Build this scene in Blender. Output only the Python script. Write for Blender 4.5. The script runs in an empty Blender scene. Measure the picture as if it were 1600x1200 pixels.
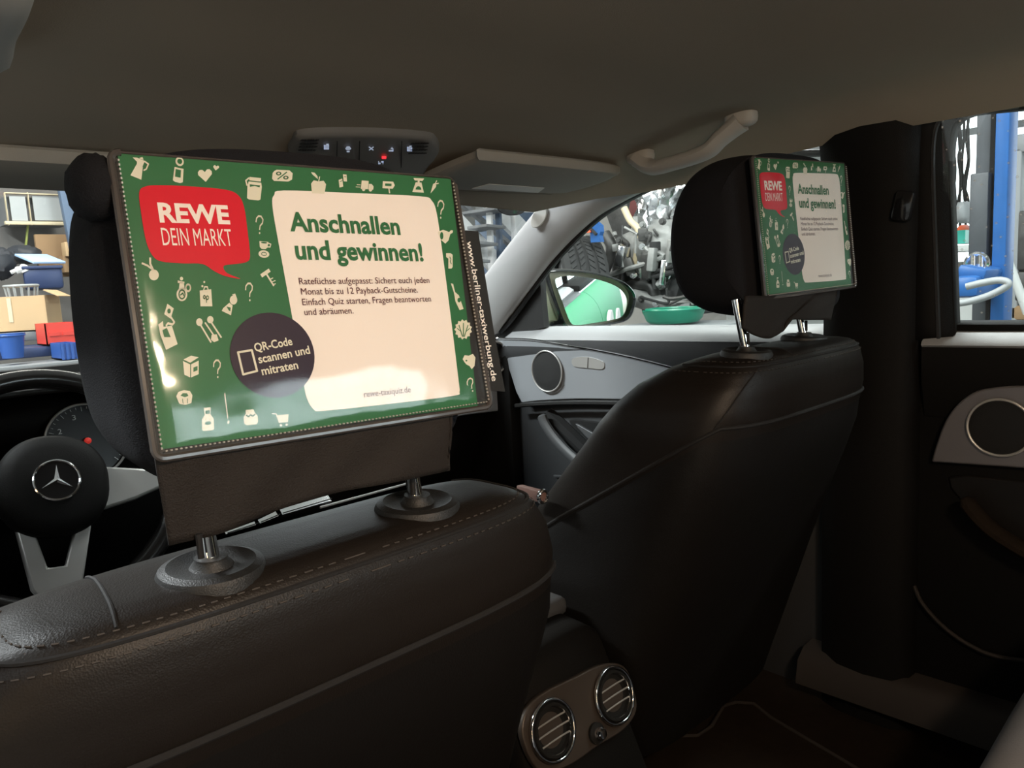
import bpy, bmesh, math, random
from mathutils import Vector, Matrix
random.seed(7)
S = bpy.context.scene
COL = S.collection

# ------------------------------------------------------------------ camera
CAM = Vector((-0.6868, -0.4889, 0.0032)); YAW, PITCH, ROLL = 0.7638, 0.1305, 0.0526
FPX = 1190.0
_f = Vector((math.sin(YAW)*math.cos(PITCH), math.cos(YAW)*math.cos(PITCH), -math.sin(PITCH)))
_r0 = Vector((math.cos(YAW), -math.sin(YAW), 0)); _u0 = _r0.cross(_f)
_r = math.cos(ROLL)*_r0 - math.sin(ROLL)*_u0
_u = math.sin(ROLL)*_r0 + math.cos(ROLL)*_u0
cd = bpy.data.cameras.new('camera'); cam = bpy.data.objects.new('camera', cd); COL.objects.link(cam)
cd.sensor_width = 36.0; cd.lens = 36.0*FPX/1600.0; cd.clip_start = 0.02; cd.clip_end = 60
cam.matrix_world = Matrix(((_r.x, _u.x, -_f.x, CAM.x), (_r.y, _u.y, -_f.y, CAM.y), (_r.z, _u.z, -_f.z, CAM.z), (0, 0, 0, 1)))
S.camera = cam
S.view_settings.view_transform = 'Standard'; S.view_settings.look = 'None'
S.view_settings.gamma = 1.0; S.view_settings.use_curve_mapping = False
S.view_settings.exposure = 0.0

# ------------------------------------------------------------------ world and large lights (garage tubes)
W = bpy.data.worlds.new('world'); S.world = W; W.use_nodes = True
bgn = W.node_tree.nodes['Background']; bgn.inputs[0].default_value = (0.85, 0.93, 1.0, 1); bgn.inputs[1].default_value = 0.03

def area(name, loc, target, sx, sy, power, col):
    l = bpy.data.lights.new(name, 'AREA'); l.shape = 'RECTANGLE'; l.size = sx; l.size_y = sy
    l.energy = power; l.color = col
    o = bpy.data.objects.new(name, l); COL.objects.link(o); o.location = loc
    o.rotation_euler = (Vector(target) - Vector(loc)).to_track_quat('-Z', 'Y').to_euler()
    return o
TUBES = [  # location, length along x, length along y, watts, colour
    ((1.35, .35, 1.55), 0.25, 2.2, 110, (0.96, 1.0, 0.99)),
    ((2.6, -2.2, 2.35), 0.35, 2.0, 60, (0.93, 1.0, 0.97)),
    ((0.6, 4.0, 2.35), 2.6, 0.35, 105, (1.0, 0.95, 0.86)),
    ((-2.3, -.7, 2.35), 0.35, 2.0, 14, (0.88, 0.94, 1.0)),
    ((0.0, -4.4, 2.35), 2.6, 0.35, 20, (0.93, 0.98, 1.0)),
    ((-2.0, 2.6, 2.35), 0.35, 2.6, 420, (0.92, 0.98, 1.0)),
]
for i, (loc, sx, sy, pw, c) in enumerate(TUBES):
    area('tube_light', loc, (loc[0], loc[1], 0), sx, sy, pw, c)

# ------------------------------------------------------------------ helpers
def ray(px, py):
    return (px-800)/FPX*_r - (py-600)/FPX*_u + _f
def at(px, py, **k):
    (a, v), = k.items(); i = 'xyz'.index(a); d = ray(px, py)
    return CAM + d*((v-CAM[i])/d[i])

MATS = {}
def mat(name, col=(.5, .5, .5), rough=.5, metal=0., bump=0., bscale=200., var=0., vscale=8., emit=None, estr=0., coat=0., spec=.5, trans=0.):
    if name in MATS: return MATS[name]
    m = bpy.data.materials.new(name); m.use_nodes = True; nt = m.node_tree; b = nt.nodes['Principled BSDF']
    b.inputs['Base Color'].default_value = (*col, 1); b.inputs['Roughness'].default_value = rough
    b.inputs['Metallic'].default_value = metal; b.inputs['Specular IOR Level'].default_value = spec
    b.inputs['Coat Weight'].default_value = coat; b.inputs['Coat Roughness'].default_value = .06
    tc = nt.nodes.new('ShaderNodeTexCoord')
    if var > 0:
        n = nt.nodes.new('ShaderNodeTexNoise'); n.inputs['Scale'].default_value = vscale; n.inputs['Detail'].default_value = 5
        nt.links.new(tc.outputs['Object'], n.inputs['Vector'])
        mx = nt.nodes.new('ShaderNodeMix'); mx.data_type = 'RGBA'
        mx.inputs[6].default_value = (*[max(0, c*(1-var)) for c in col], 1); mx.inputs[7].default_value = (*[min(1, c*(1+var)) for c in col], 1)
        nt.links.new(n.outputs['Fac'], mx.inputs[0]); nt.links.new(mx.outputs[2], b.inputs['Base Color'])
    if bump > 0:
        n = nt.nodes.new('ShaderNodeTexNoise'); n.inputs['Scale'].default_value = bscale; n.inputs['Detail'].default_value = 3
        nt.links.new(tc.outputs['Object'], n.inputs['Vector'])
        bp = nt.nodes.new('ShaderNodeBump'); bp.inputs['Strength'].default_value = bump; bp.inputs['Distance'].default_value = .002
        nt.links.new(n.outputs['Fac'], bp.inputs['Height']); nt.links.new(bp.outputs['Normal'], b.inputs['Normal'])
    if emit: b.inputs['Emission Color'].default_value = (*emit, 1); b.inputs['Emission Strength'].default_value = estr
    MATS[name] = m; return m

def leather(name, col, rough=.42, cells=800.):
    m = bpy.data.materials.new(name); m.use_nodes = True; nt = m.node_tree; b = nt.nodes['Principled BSDF']
    b.inputs['Base Color'].default_value = (*col, 1); b.inputs['Roughness'].default_value = rough; b.inputs['Specular IOR Level'].default_value = .27
    tc = nt.nodes.new('ShaderNodeTexCoord'); v = nt.nodes.new('ShaderNodeTexVoronoi'); v.inputs['Scale'].default_value = cells
    nt.links.new(tc.outputs['Object'], v.inputs['Vector'])
    n = nt.nodes.new('ShaderNodeTexNoise'); n.inputs['Scale'].default_value = 35; n.inputs['Detail'].default_value = 4
    nt.links.new(tc.outputs['Object'], n.inputs['Vector'])
    b1 = nt.nodes.new('ShaderNodeBump'); b1.inputs['Strength'].default_value = .22; b1.inputs['Distance'].default_value = .0007
    nt.links.new(v.outputs['Distance'], b1.inputs['Height'])
    b2 = nt.nodes.new('ShaderNodeBump'); b2.inputs['Strength'].default_value = .12; b2.inputs['Distance'].default_value = .004
    nt.links.new(n.outputs['Fac'], b2.inputs['Height']); nt.links.new(b1.outputs['Normal'], b2.inputs['Normal'])
    nt.links.new(b2.outputs['Normal'], b.inputs['Normal'])
    MATS[name] = m; return m

def glassy(name, tint=(1, 1, 1), gloss_rough=.02, ior=1.45, dust=0., wave=0., wscale=14., alpha=1.0):
    """thin clear sheet: transparent with fresnel gloss, a little dust or waviness"""
    m = bpy.data.materials.new(name); m.use_nodes = True; nt = m.node_tree
    for n in list(nt.nodes): nt.nodes.remove(n)
    out = nt.nodes.new('ShaderNodeOutputMaterial'); tr = nt.nodes.new('ShaderNodeBsdfTransparent'); tr.inputs[0].default_value = (*tint, 1)
    gl = nt.nodes.new('ShaderNodeBsdfGlossy'); gl.inputs['Roughness'].default_value = gloss_rough
    fr = nt.nodes.new('ShaderNodeFresnel')
    ge = nt.nodes.new('ShaderNodeNewGeometry'); mr = nt.nodes.new('ShaderNodeMapRange')   # same gloss on both faces of a thin sheet
    mr.inputs['To Min'].default_value = ior; mr.inputs['To Max'].default_value = 1/ior
    nt.links.new(ge.outputs['Backfacing'], mr.inputs['Value']); nt.links.new(mr.outputs[0], fr.inputs[0])
    mx = nt.nodes.new('ShaderNodeMixShader'); nt.links.new(fr.outputs[0], mx.inputs[0]); nt.links.new(tr.outputs[0], mx.inputs[1]); nt.links.new(gl.outputs[0], mx.inputs[2])
    last = mx; tc = nt.nodes.new('ShaderNodeTexCoord')
    if wave > 0:
        n = nt.nodes.new('ShaderNodeTexNoise'); n.inputs['Scale'].default_value = wscale; n.inputs['Detail'].default_value = 2
        nt.links.new(tc.outputs['Object'], n.inputs['Vector'])
        bp = nt.nodes.new('ShaderNodeBump'); bp.inputs['Strength'].default_value = wave; bp.inputs['Distance'].default_value = .02
        nt.links.new(n.outputs['Fac'], bp.inputs['Height']); nt.links.new(bp.outputs[0], gl.inputs['Normal']); nt.links.new(bp.outputs[0], fr.inputs['Normal'])
    if dust > 0:
        df = nt.nodes.new('ShaderNodeBsdfDiffuse'); df.inputs[0].default_value = (.8, .8, .78, 1)
        n = nt.nodes.new('ShaderNodeTexVoronoi'); n.inputs['Scale'].default_value = 55
        nt.links.new(tc.outputs['Object'], n.inputs['Vector'])
        rp = nt.nodes.new('ShaderNodeValToRGB'); rp.color_ramp.elements[0].position = .06; rp.color_ramp.elements[0].color = (dust, dust, dust, 1)
        rp.color_ramp.elements[1].position = .14; rp.color_ramp.elements[1].color = (.012, .012, .012, 1)
        nt.links.new(n.outputs['Distance'], rp.inputs[0])
        m2 = nt.nodes.new('ShaderNodeMixShader'); nt.links.new(rp.outputs[0], m2.inputs[0]); nt.links.new(mx.outputs[0], m2.inputs[1]); nt.links.new(df.outputs[0], m2.inputs[2]); last = m2
    nt.links.new(last.outputs[0], out.inputs[0]); MATS[name] = m; return m

def spline(pts, n=6, closed=False):
    P = [Vector(p) for p in pts]; L = len(P); out = []
    if L < 3: return P
    R = range(L) if closed else range(L-1)
    for i in R:
        p1, p2 = P[i], P[(i+1) % L]
        p0 = P[(i-1) % L] if closed or i > 0 else p1*2-p2
        p3 = P[(i+2) % L] if closed or i+2 < L else p2*2-p1
        for k in range(n):
            t = k/n
            out.append(.5*((2*p1)+(p2-p0)*t+(2*p0-5*p1+4*p2-p3)*t*t+(3*p1-p0-3*p2+p3)*t**3))
    if not closed: out.append(P[-1])
    return out

class MB:
    def __init__(s): s.v = []; s.f = []; s.m = []
    def add(s, vs, fs, mi=0):
        o = len(s.v); s.v += [Vector(p) for p in vs]
        for f in fs: s.f.append([i+o for i in f]); s.m.append(mi)
        return s
    def box(s, c, d, rot=None, bev=0., mi=0, seg=2):
        bm = bmesh.new(); bmesh.ops.create_cube(bm, size=1)
        for v in bm.verts: v.co = Vector((v.co.x*d[0], v.co.y*d[1], v.co.z*d[2]))
        if bev > 0: bmesh.ops.bevel(bm, geom=bm.edges[:], offset=min(bev, min(d)*.49), segments=seg, profile=.5, affect='EDGES')
        R = rot if rot is not None else Matrix.Identity(3)
        bm.verts.index_update()
        s.add([R @ v.co + Vector(c) for v in bm.verts], [[v.index for v in f.verts] for f in bm.faces], mi); bm.free(); return s
    def loft(s, rings, closed=True, cap=True, mi=0):
        n = len(rings[0]); vs = [p for r in rings for p in r]; fs = []
        for i in range(len(rings)-1):
            for j in range(n if closed else n-1):
                k = (j+1) % n; fs.append([i*n+j, i*n+k, (i+1)*n+k, (i+1)*n+j])
        if cap and closed: fs.append(list(range(n))[::-1]); fs.append([(len(rings)-1)*n+j for j in range(n)])
        return s.add(vs, fs, mi)
    def tube(s, path, r, seg=8, cap=True, mi=0, flat=1., up=None):
        P = [Vector(p) for p in path]; n = len(P); rings = []; prev = None
        for i, p in enumerate(P):
            t = (P[min(i+1, n-1)]-P[max(i-1, 0)]).normalized()
            if up is not None: a = Vector(up)
            elif prev is None: a = Vector((0, 0, 1)) if abs(t.z) < .9 else Vector((1, 0, 0))
            else: a = prev
            a = (a - t*a.dot(t)).normalized(); b = t.cross(a); prev = a
            rr = r[i] if isinstance(r, (list, tuple)) else r
            rings.append([p+a*rr*math.cos(q)+b*rr*flat*math.sin(q) for q in [2*math.pi*k/seg for k in range(seg)]])
        return s.loft(rings, True, cap, mi)
    def ring(s, c, ax, ay, R, r, n=48, seg=8, mi=0, a0=0., a1=2*math.pi):
        c, ax, ay = Vector(c), Vector(ax).normalized(), Vector(ay).normalized(); nz = ax.cross(ay); full = abs(a1-a0-2*math.pi) < 1e-6
        N = n if full else n+1; rings = []
        for i in range(N):
            a = a0+(a1-a0)*i/n; e = ax*math.cos(a)+ay*math.sin(a)
            rings.append([c+e*(R+r*math.cos(q))+nz*r*math.sin(q) for q in [2*math.pi*k/seg for k in range(seg)]])
        if full: rings.append(rings[0])
        return s.loft(rings, True, not full, mi)
    def prism(s, pts, off, mi=0):
        """flat outline pts extruded by vector off"""
        n = len(pts); off = Vector(off); P = [Vector(p) for p in pts]
        return s.add(P+[p+off for p in P], [list(range(n)), [n+j for j in range(n)][::-1]]+[[j, n+j, n+(j+1) % n, (j+1) % n] for j in range(n)], mi)
    def lathe(s, c, axis, prof, n=32, mi=0, sx=1., cap=True):
        c = Vector(c); z = Vector(axis).normalized(); a = Vector((1, 0, 0)) if abs(z.x) < .9 else Vector((0, 1, 0)); a = (a-z*a.dot(z)).normalized(); b = z.cross(a)
        return s.loft([[c+z*h+a*r*sx*math.cos(q)+b*r*math.sin(q) for q in [2*math.pi*k/n for k in range(n)]] for r, h in prof], True, cap, mi)
    def blob(s, c, r, n=20, m=12, e=1., mi=0, rot=None, noise=0.):
        c = Vector(c); rings = []; R = rot if rot is not None else Matrix.Identity(3)
        sp = lambda v: math.copysign(abs(v)**e, v)
        for i in range(1, m):
            t = -math.pi/2+math.pi*i/m; rings.append([])
            for k in range(n):
                q = 2*math.pi*k/n; kk = 1+noise*random.uniform(-1, 1)
                rings[-1].append(c+R @ Vector((r[0]*sp(math.cos(t))*sp(math.cos(q))*kk, r[1]*sp(math.cos(t))*sp(math.sin(q))*kk, r[2]*sp(math.sin(t))*kk)))
        return s.loft(rings, True, True, mi)
    def sheet(s, grid, mi=0):
        n = len(grid[0]); return s.add([p for r in grid for p in r], [[i*n+j, i*n+j+1, (i+1)*n+j+1, (i+1)*n+j] for i in range(len(grid)-1) for j in range(n-1)], mi)
    def build(s, name, mats, parent=None, smooth=True, angle=40., solid=0., bev=0.):
        me = bpy.data.meshes.new(name); off = wloc(parent)
        me.from_pydata([tuple(v-off) for v in s.v], [], s.f)
        for m in (mats if isinstance(mats, (list, tuple)) else [mats]): me.materials.append(MATS[m] if isinstance(m, str) else m)
        for p, mi in zip(me.polygons, s.m): p.material_index = mi
        bm = bmesh.new(); bm.from_mesh(me); bmesh.ops.recalc_face_normals(bm, faces=bm.faces[:]); bm.to_mesh(me); bm.free()
        if smooth:
            me.polygons.foreach_set('use_smooth', [True]*len(me.polygons)); me.set_sharp_from_angle(angle=math.radians(angle))
        o = bpy.data.objects.new(name, me); COL.objects.link(o)
        if parent: o.parent = parent
        if solid: q = o.modifiers.new('solid', 'SOLIDIFY'); q.thickness = solid; q.offset = 0
        if bev: q = o.modifiers.new('bevel', 'BEVEL'); q.width = bev; q.segments = 2; q.limit_method = 'ANGLE'; q.angle_limit = .6
        return o
def wloc(o):
    l = Vector((0, 0, 0))
    while o is not None: l += o.location; o = o.parent
    return l
def thing(name, loc, label, cat, group=None):
    o = bpy.data.objects.new(name, None); o.empty_display_size = .05; COL.objects.link(o); o.location = loc
    return tag(o, label, cat, group)
def tag(o, label=None, cat=None, group=None, kind=None):
    if label: o['label'] = label
    if cat: o['category'] = cat
    if group: o['group'] = group
    if kind: o['kind'] = kind
    return o
def struct(o, label=None): o['kind'] = 'structure'; (o.__setitem__('label', label) if label else None); return o
def rotz(a): return Matrix.Rotation(a, 3, 'Z')
def rotx(a): return Matrix.Rotation(a, 3, 'X')
def roty(a): return Matrix.Rotation(a, 3, 'Y')

# ------------------------------------------------------------------ materials
leather('seat_leather', (.0105, .0078, .0060), .46)
leather('panel_leather', (.0055, .0045, .0038), .55, 500.)
leather('rear_leather_lit', (.22, .215, .225), .5)  # lightened to stand for the light falling on the rear cushion
mat('silver_trim_shaded', (.17, .16, .165), .4, .3)  # silver trim darkened in colour, as the rear door gets less light
mat('seam_thread', (.006, .005, .005), .8)
mat('stitch_thread', (.05, .042, .036), .7)
mat('cover_cloth', (.0075, .0075, .0095), .85, bump=.5, bscale=900, spec=.25)
mat('flap_cloth', (.018, .0142, .012), .7, bump=.5, bscale=900, spec=.25)
mat('headliner', (.29, .25, .20), .95, bump=.25, bscale=700, spec=.1)
mat('pillar_grey', (.38, .38, .38), .85, bump=.2, bscale=800, spec=.2)
mat('visor_grey', (.31, .29, .255), .9, bump=.2, bscale=800, spec=.15)
mat('visor_label', (.62, .61, .57), .6)
mat('handle_grey', (.42, .405, .37), .6, spec=.3)
mat('console_grey', (.15, .145, .135), .6, spec=.3)
mat('black_plastic', (.012, .0115, .011), .5, bump=.3, bscale=900)
mat('soft_black', (.0048, .0042, .0036), .65, bump=.3, bscale=700, spec=.16)
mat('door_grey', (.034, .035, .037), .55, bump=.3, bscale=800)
mat('door_top_lit', (.30, .305, .31), .42, bump=.25, bscale=800)  # grey raised so the colour carries the window light on the ledges
mat('door_mid', (.07, .072, .075), .45)
mat('silver_trim', (.38, .40, .425), .36, .30)
mat('satin_silver', (.50, .49, .47), .36, .45)
mat('chrome', (.86, .86, .87), .09, 1.)
mat('dark_gloss', (.010, .010, .011), .16, coat=.4)
mat('speaker_mesh', (.008, .008, .008), .55, bump=.8, bscale=1500)
mat('brown_metal', (.075, .060, .050), .42, .35)
mat('void_black', (.003, .003, .003), .9)
mat('carpet', (.022, .0155, .011), .98, bump=.9, bscale=900, spec=.05, var=.3, vscale=60)
mat('carpet_edge', (.024, .018, .014), .8)
mat('print_green', (.032, .155, .060), .5, spec=.2)
mat('print_red', (.70, .003, .022), .5, spec=.2)
mat('print_cream', (.95, .86, .80), .55, spec=.2)
mat('print_icon', (.80, .76, .62), .55, spec=.2)
mat('print_plum', (.030, .018, .035), .5, spec=.2)
mat('print_text', (.10, .025, .035), .5, spec=.2)
mat('label_black', (.006, .0055, .005), .7)
mat('label_white', (.85, .80, .74), .6)
mat('sleeve_black', (.010, .008, .007), .55)
mat('sleeve_rim', (.06, .052, .048), .22, coat=.4)
mat('sleeve_dot', (.40, .36, .32), .3)
mat('lamp_white', (.7, .8, 1.), .5, emit=(.65, .75, 1.), estr=.30)
mat('lamp_red', (1., .05, .05), .5, emit=(1., .02, .03), estr=2.2)
mat('needle_red', (.8, .05, .04), .4, emit=(1., .06, .04), estr=.25)
mat('gauge_white', (.55, .55, .53), .5)
mat('gauge_black', (.006, .006, .007), .3)
mat('mirror_glass', (.92, .94, .94), .01, 1.)
mat('mirror_housing', (.010, .011, .012), .12, coat=.8)
mat('cream_paint', (.80, .78, .62), .35)
mat('car_green', (.02, .24, .10), .55, spec=.2)
mat('car_white', (.70, .70, .70), .55, spec=.2)
mat('rubber', (.022, .022, .022), .85, bump=.3, bscale=200)
glassy('window_glass', (.95, .97, .96), .01, 1.45, dust=.0)
glassy('dusty_glass', (.93, .95, .94), .01, 1.45, dust=.5)
glassy('film', (.97, .97, .96), .11, 1.60, wave=.16, wscale=13.)
glassy('old_film', (.93, .94, .93), .20, 1.55, wave=.22, wscale=14.)

# ================================================================== GARAGE (the setting outside the car)
mat('concrete', (.20, .20, .195), .7, var=.35, vscale=3)
mat('garage_white', (.56, .57, .56), .8, var=.12, vscale=2)
mat('garage_grey', (.30, .29, .27), .85, var=.2, vscale=2)
mat('daylight', (.9, .95, 1.), .5, emit=(.90, .97, 1.), estr=2.6)
mat('daylight_rear', (.9, .95, 1.), .5, emit=(.82, .95, 1.), estr=9.5)
mat('frame_grey', (.30, .31, .32), .5)
mat('tube_glow', (1, 1, 1), .5, emit=(.95, 1., .97), estr=6.)
FL = -1.15
struct(MB().box((0, 0, FL-.05), (12.4, 14.4, .1)).build('floor', 'concrete', smooth=False))
struct(MB().box((0, 0, 2.66), (12.4, 14.4, .1)).build('ceiling', 'garage_white', smooth=False))
struct(MB().box((6.05, 0, .75), (.1, 14.4, 3.9)).build('wall_right', 'garage_white', smooth=False))
struct(MB().box((-6.05, 0, .75), (.1, 14.4, 3.9)).build('wall_left', 'garage_white', smooth=False))
struct(MB().box((0, 7.05, .75), (12.2, .1, 3.9)).build('wall_front', 'garage_grey', smooth=False))
struct(MB().box((0, -7.05, .75), (12.2, .1, 3.9)).build('wall_back', 'garage_grey', smooth=False))
def garage_window(n, c, along, w, h, cols, rows, mt):
    """a lit factory window: frame, mullions and daylight panes"""
    fr = MB(); c = Vector(c); a = Vector((0, 1, 0)) if along == 'y' else Vector((1, 0, 0)); nrm = Vector((1, 0, 0)) if along == 'y' else Vector((0, 1, 0))
    def bx(u, z, du, dz, t): d = a*du+nrm*t+Vector((0, 0, dz)); fr.box(c+a*u+Vector((0, 0, z)), (abs(d.x), abs(d.y), abs(d.z)))
    for i in range(cols+1): bx(-w/2+w*i/cols, 0, .05, h+.05, .08)
    for j in range(rows+1): bx(0, -h/2+h*j/rows, w+.05, .05, .08)
    o = struct(fr.build('window_%d' % n, 'frame_grey', smooth=False))
    for i in range(cols):
        for j in range(rows):
            p = MB(); d = a*(w/cols-.05)+nrm*.02+Vector((0, 0, h/rows-.05))
            p.box(c+a*(-w/2+w*(i+.5)/cols)+Vector((0, 0, -h/2+h*(j+.5)/rows)), (abs(d.x), abs(d.y), abs(d.z)))
            p.build('pane', mt, o, smooth=False)
garage_window(5, (5.94, .6, .95), 'y', 2.6, 2.2, 2, 2, 'daylight')
garage_window(6, (3.6, 6.94, .9), 'x', 2.6, 1.9, 3, 2, 'daylight')
garage_window(7, (1.7, -6.94, .55), 'x', 3.4, 2.6, 4, 2, 'daylight_rear')
for i, (loc, sx, sy, pw, c) in enumerate(TUBES):
    lab = ['fluorescent ceiling fixture over the blue lift post side', 'fluorescent ceiling fixture right of the car\'s rear door', 'fluorescent ceiling fixture ahead of the windscreen',
           'fluorescent ceiling fixture left of the car', 'fluorescent ceiling fixture behind the car', 'fluorescent ceiling fixture ahead of the driver door'][i]
    zt = loc[2]+.17
    t = thing('ceiling_lamp', (loc[0], loc[1], 2.61), lab, 'lamp', 'garage ceiling lamps')
    MB().box((loc[0], loc[1], zt), (sx+.06, sy+.06, .12), bev=.01).build('housing', 'garage_white', t)
    e = Vector((0, sy/2-.2, 0)) if sx < sy else Vector((sx/2-.2, 0, 0))
    for k in (-1, 1): MB().tube([Vector((loc[0], loc[1], zt+.05))+e*k, Vector((loc[0], loc[1], 2.61))+e*k], .008, 6).build('hanger', 'frame_grey', t)
    for k in (-1, 1):
        q = Vector((sx*.26*k, 0, 0)) if sx < sy else Vector((0, sy*.26*k, 0)); e = Vector((0, sy/2-.05, 0)) if sx < sy else Vector((sx/2-.05, 0, 0))
        cc = Vector((loc[0], loc[1], zt-.085)); MB().tube([cc+q-e, cc+q+e], .018).build('tube', 'tube_glow', t)

# ================================================================== CAR SHELL
def lerp(tab, y):
    for (a, b), (c, d) in zip(tab, tab[1:]):
        if y <= c: t = max(0, (y-a)/(c-a)); return b+(d-b)*(t*t*(3-2*t)*.35+t*.65)
    return tab[-1][1]
ZC = [(-1.45, .246), (-1.2, .275), (-.6, .290), (0, .288), (.2, .276), (.4, .249), (.55, .220), (.74, .176)]
def roof_z(x, y):
    t = min(1, abs(x)/.685); e = max(0, (t-.80)/.20)
    k = 1-max(0, min(1, (y-.42)/.30)); return lerp(ZC, y) - .014*t*t - .050*e*e*k
def roof_edge(y): return .685 if y < .35 else .685-.10*((y-.35)/.39)**1.3
g = []
for j in range(45):
    y = -1.45+(.74+1.45)*j/44
    g.append([Vector((roof_edge(y)*(i/16-1), y, roof_z(roof_edge(y)*(i/16-1)*.685/roof_edge(y), y))) for i in range(33)])
hl = MB().sheet(g); hl.sheet([[p+Vector((0, 0, .035)) for p in r] for r in g])
struct(hl.build('ceiling_headliner', 'headliner'), 'beige fabric headliner of the car roof')

# cabin floor with carpet mat
struct(MB().box((0, .2, -.88), (1.5, 2.6, .08)).build('cabin_floor', 'carpet', smooth=False), 'dark carpeted car floor')
# side walls on the driver side (only the door opening behind the driver is open)
struct(MB().box((-.765, .66, -.50), (.05, 1.08, .76), bev=.01).build('wall_left_door', 'soft_black'), 'driver side door panel')
struct(MB().box((-.735, .13, -.33), (.07, .10, 1.1), bev=.02).build('trim_4', 'black_plastic'), 'driver side centre pillar')
struct(MB().box((0, 1.52, -.5), (1.5, .04, .74)).build('wall_firewall', 'void_black'), 'firewall behind the dashboard')
# rear end: parcel shelf, rear pillars
struct(MB().box((0, -1.60, -.13), (1.36, .62, .03), bev=.01).build('wall_shelf', 'soft_black'), 'rear parcel shelf')
struct(MB().box((0, -1.95, -.5), (1.5, .04, .8)).build('wall_boot', 'void_black'), 'boot bulkhead')
for s, nm in ((-1, 'trim_5'), (1, 'trim_6')):
    yz = [(-.98, -.12), (-.98, .20), (-1.30, .22), (-1.45, .20), (-1.88, -.12)]
    struct(MB().prism([(s*.70, y, z) for y, z in yz], (s*.04, 0, 0)).build(nm, 'headliner', smooth=False), 'rear quarter pillar trim')

# windscreen, side glass, rear glass
g = []
for j in range(13):
    t = j/12; y = .74+.72*t; z = .186-.36*t-.05*t*(1-t); w = .60+.14*t
    g.append([Vector((w*(i/10-1), y+.05*(1-((i/10-1)**2)), z+.0*i)) for i in range(21)])
ws = struct(MB().sheet(g).build('window_1', 'window_glass'), 'windscreen glass')
fw = [(.06, -.125), (1.00, -.125), (.90, -.035), (.80, .050), (.655, .143), (.53, .186), (.385, .218), (.06, .212)]
struct(MB().prism([(.748-.06*(z+.12)/.33, y, z) for y, z in fw], (.004, 0, 0)).build('window_2', 'window_glass', smooth=False), 'front passenger side window glass')
rw = [(-.07, -.125), (-.07, .232), (-.5, .235), (-.80, .20), (-.95, -.125)]
struct(MB().prism([(.748-.05*(z+.12)/.33, y, z) for y, z in rw], (.004, 0, 0)).build('window_3', 'dusty_glass', smooth=False), 'dusty rear door window glass')
g = [[Vector((.60*(i/8-1), -1.43-.48*j/6, .246-.36*j/6+.02*(1-(i/8-1)**2))) for i in range(17)] for j in range(7)]
struct(MB().sheet(g).build('window_4', 'window_glass'), 'rear window glass')

# right A pillar trim, lit pale grey
rows = [((893, 270), (1050, 278)), ((875, 285), (1012, 296)), ((860, 300), (975, 314)), ((836, 330), (934, 338)), ((800, 375), (893, 374)), ((765, 420), (858, 412)), ((720, 478), (825, 455)), ((690, 520), (800, 488)), ((650, 575), (775, 522))]
g = []
for k, (a, b) in enumerate(rows):
    A = at(*a, x=.645+.006*k); B = at(*b, x=.700); r_ = []
    for i in range(13):
        t = i/12; p = A.lerp(B, t); bul = math.sin(math.pi*t)**.7
        r_.append(p+Vector((-.022*bul, -.012*bul, .0)))
    r_ = [A+Vector((.045, .015, .01))]+r_+[B+Vector((.04, .02, .0))]
    g.append(r_)
gi = []
for c in range(len(g[0])): gi.append(spline([g[k][c] for k in range(len(g))], 4))
ap = struct(MB().sheet([list(r_) for r_ in zip(*gi)]).build('trim_1', 'pillar_grey', angle=60), 'pale grey front pillar trim on the passenger side')
# oval airbag badge on the pillar
bc = at(845, 338, x=.656); bu = (at(858, 315, x=.656)-bc); bv = (at(857, 345, x=.664)-bc)
ov = [bc+bu.normalized()*.030*math.sin(q)+bv.normalized()*.016*math.cos(q) for q in [2*math.pi*k/28 for k in range(28)]]
nn = bu.cross(bv).normalized(); nn = nn if nn.y < 0 else -nn
MB().prism([p+nn*.005 for p in ov], nn*.008).build('airbag_badge', 'visor_label', ap, bev=.0015)
sl = spline([at(px, py, x=.712) for px, py in [(1300, 238), (1190, 244), (1088, 262), (1000, 302), (932, 344), (862, 415), (802, 496), (782, 518)]], 6)
MB().tube(sl, .007, 8).build('window_seal', 'black_plastic', ap)
# left A pillar (out of frame, closes the cabin)
gl_ = [[Vector((-.62-.10*t, .60+.50*t+.10*i, .17-.30*t)) for i in range(3)] for t in [k/6 for k in range(7)]]
struct(MB().sheet(gl_).build('trim_2', 'pillar_grey', solid=.02), 'driver side front pillar trim')

# right B pillar and rear door window frame
bp_ = MB()
prof = [(.735, .135), (.705, .125), (.690, .09), (.686, .04), (.690, -.01), (.706, -.034), (.735, -.038)]
rg = []
for z, dx in ((.235, -.022), (.19, -.012), (.1, .0), (-.12, .0), (-.2, -.004), (-.5, -.006), (-.84, -.006)):
    rg.append([Vector((x+dx, y, z)) for x, y in prof])
gi = [spline([rg[k][c] for k in range(len(rg))], 4) for c in range(len(prof))]
bpo = struct(bp_.sheet([list(r_) for r_ in zip(*gi)]).build('trim_3', 'soft_black', angle=60), 'black centre pillar trim on the passenger side')
MB().box(at(1412, 322, x=.685), (.02, .03, .05), rotx(.2), .006).build('belt_guide', 'dark_gloss', bpo)
wf = spline([at(px, py, x=.715) for px, py in [(1620, 166), (1560, 171), (1515, 177), (1493, 190), (1484, 215), (1482, 270), (1486, 400), (1491, 545)]], 5)
fr = MB(); fr.sheet([[p, p+Vector((.03, .0, .0))] for p in wf])
out = [p+Vector((-.010, .075 if i > 12 else .075*i/12, .02)) for i, p in enumerate(wf)]
fr.sheet([[a, b] for a, b in zip(wf, out)])
fro = struct(fr.build('trim_7', 'soft_black', solid=.004), 'black rear door window frame')
MB().tube([p+Vector((-.004, .022, .004)) for p in wf], .004, 6).build('seal', 'black_plastic', fro)

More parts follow.
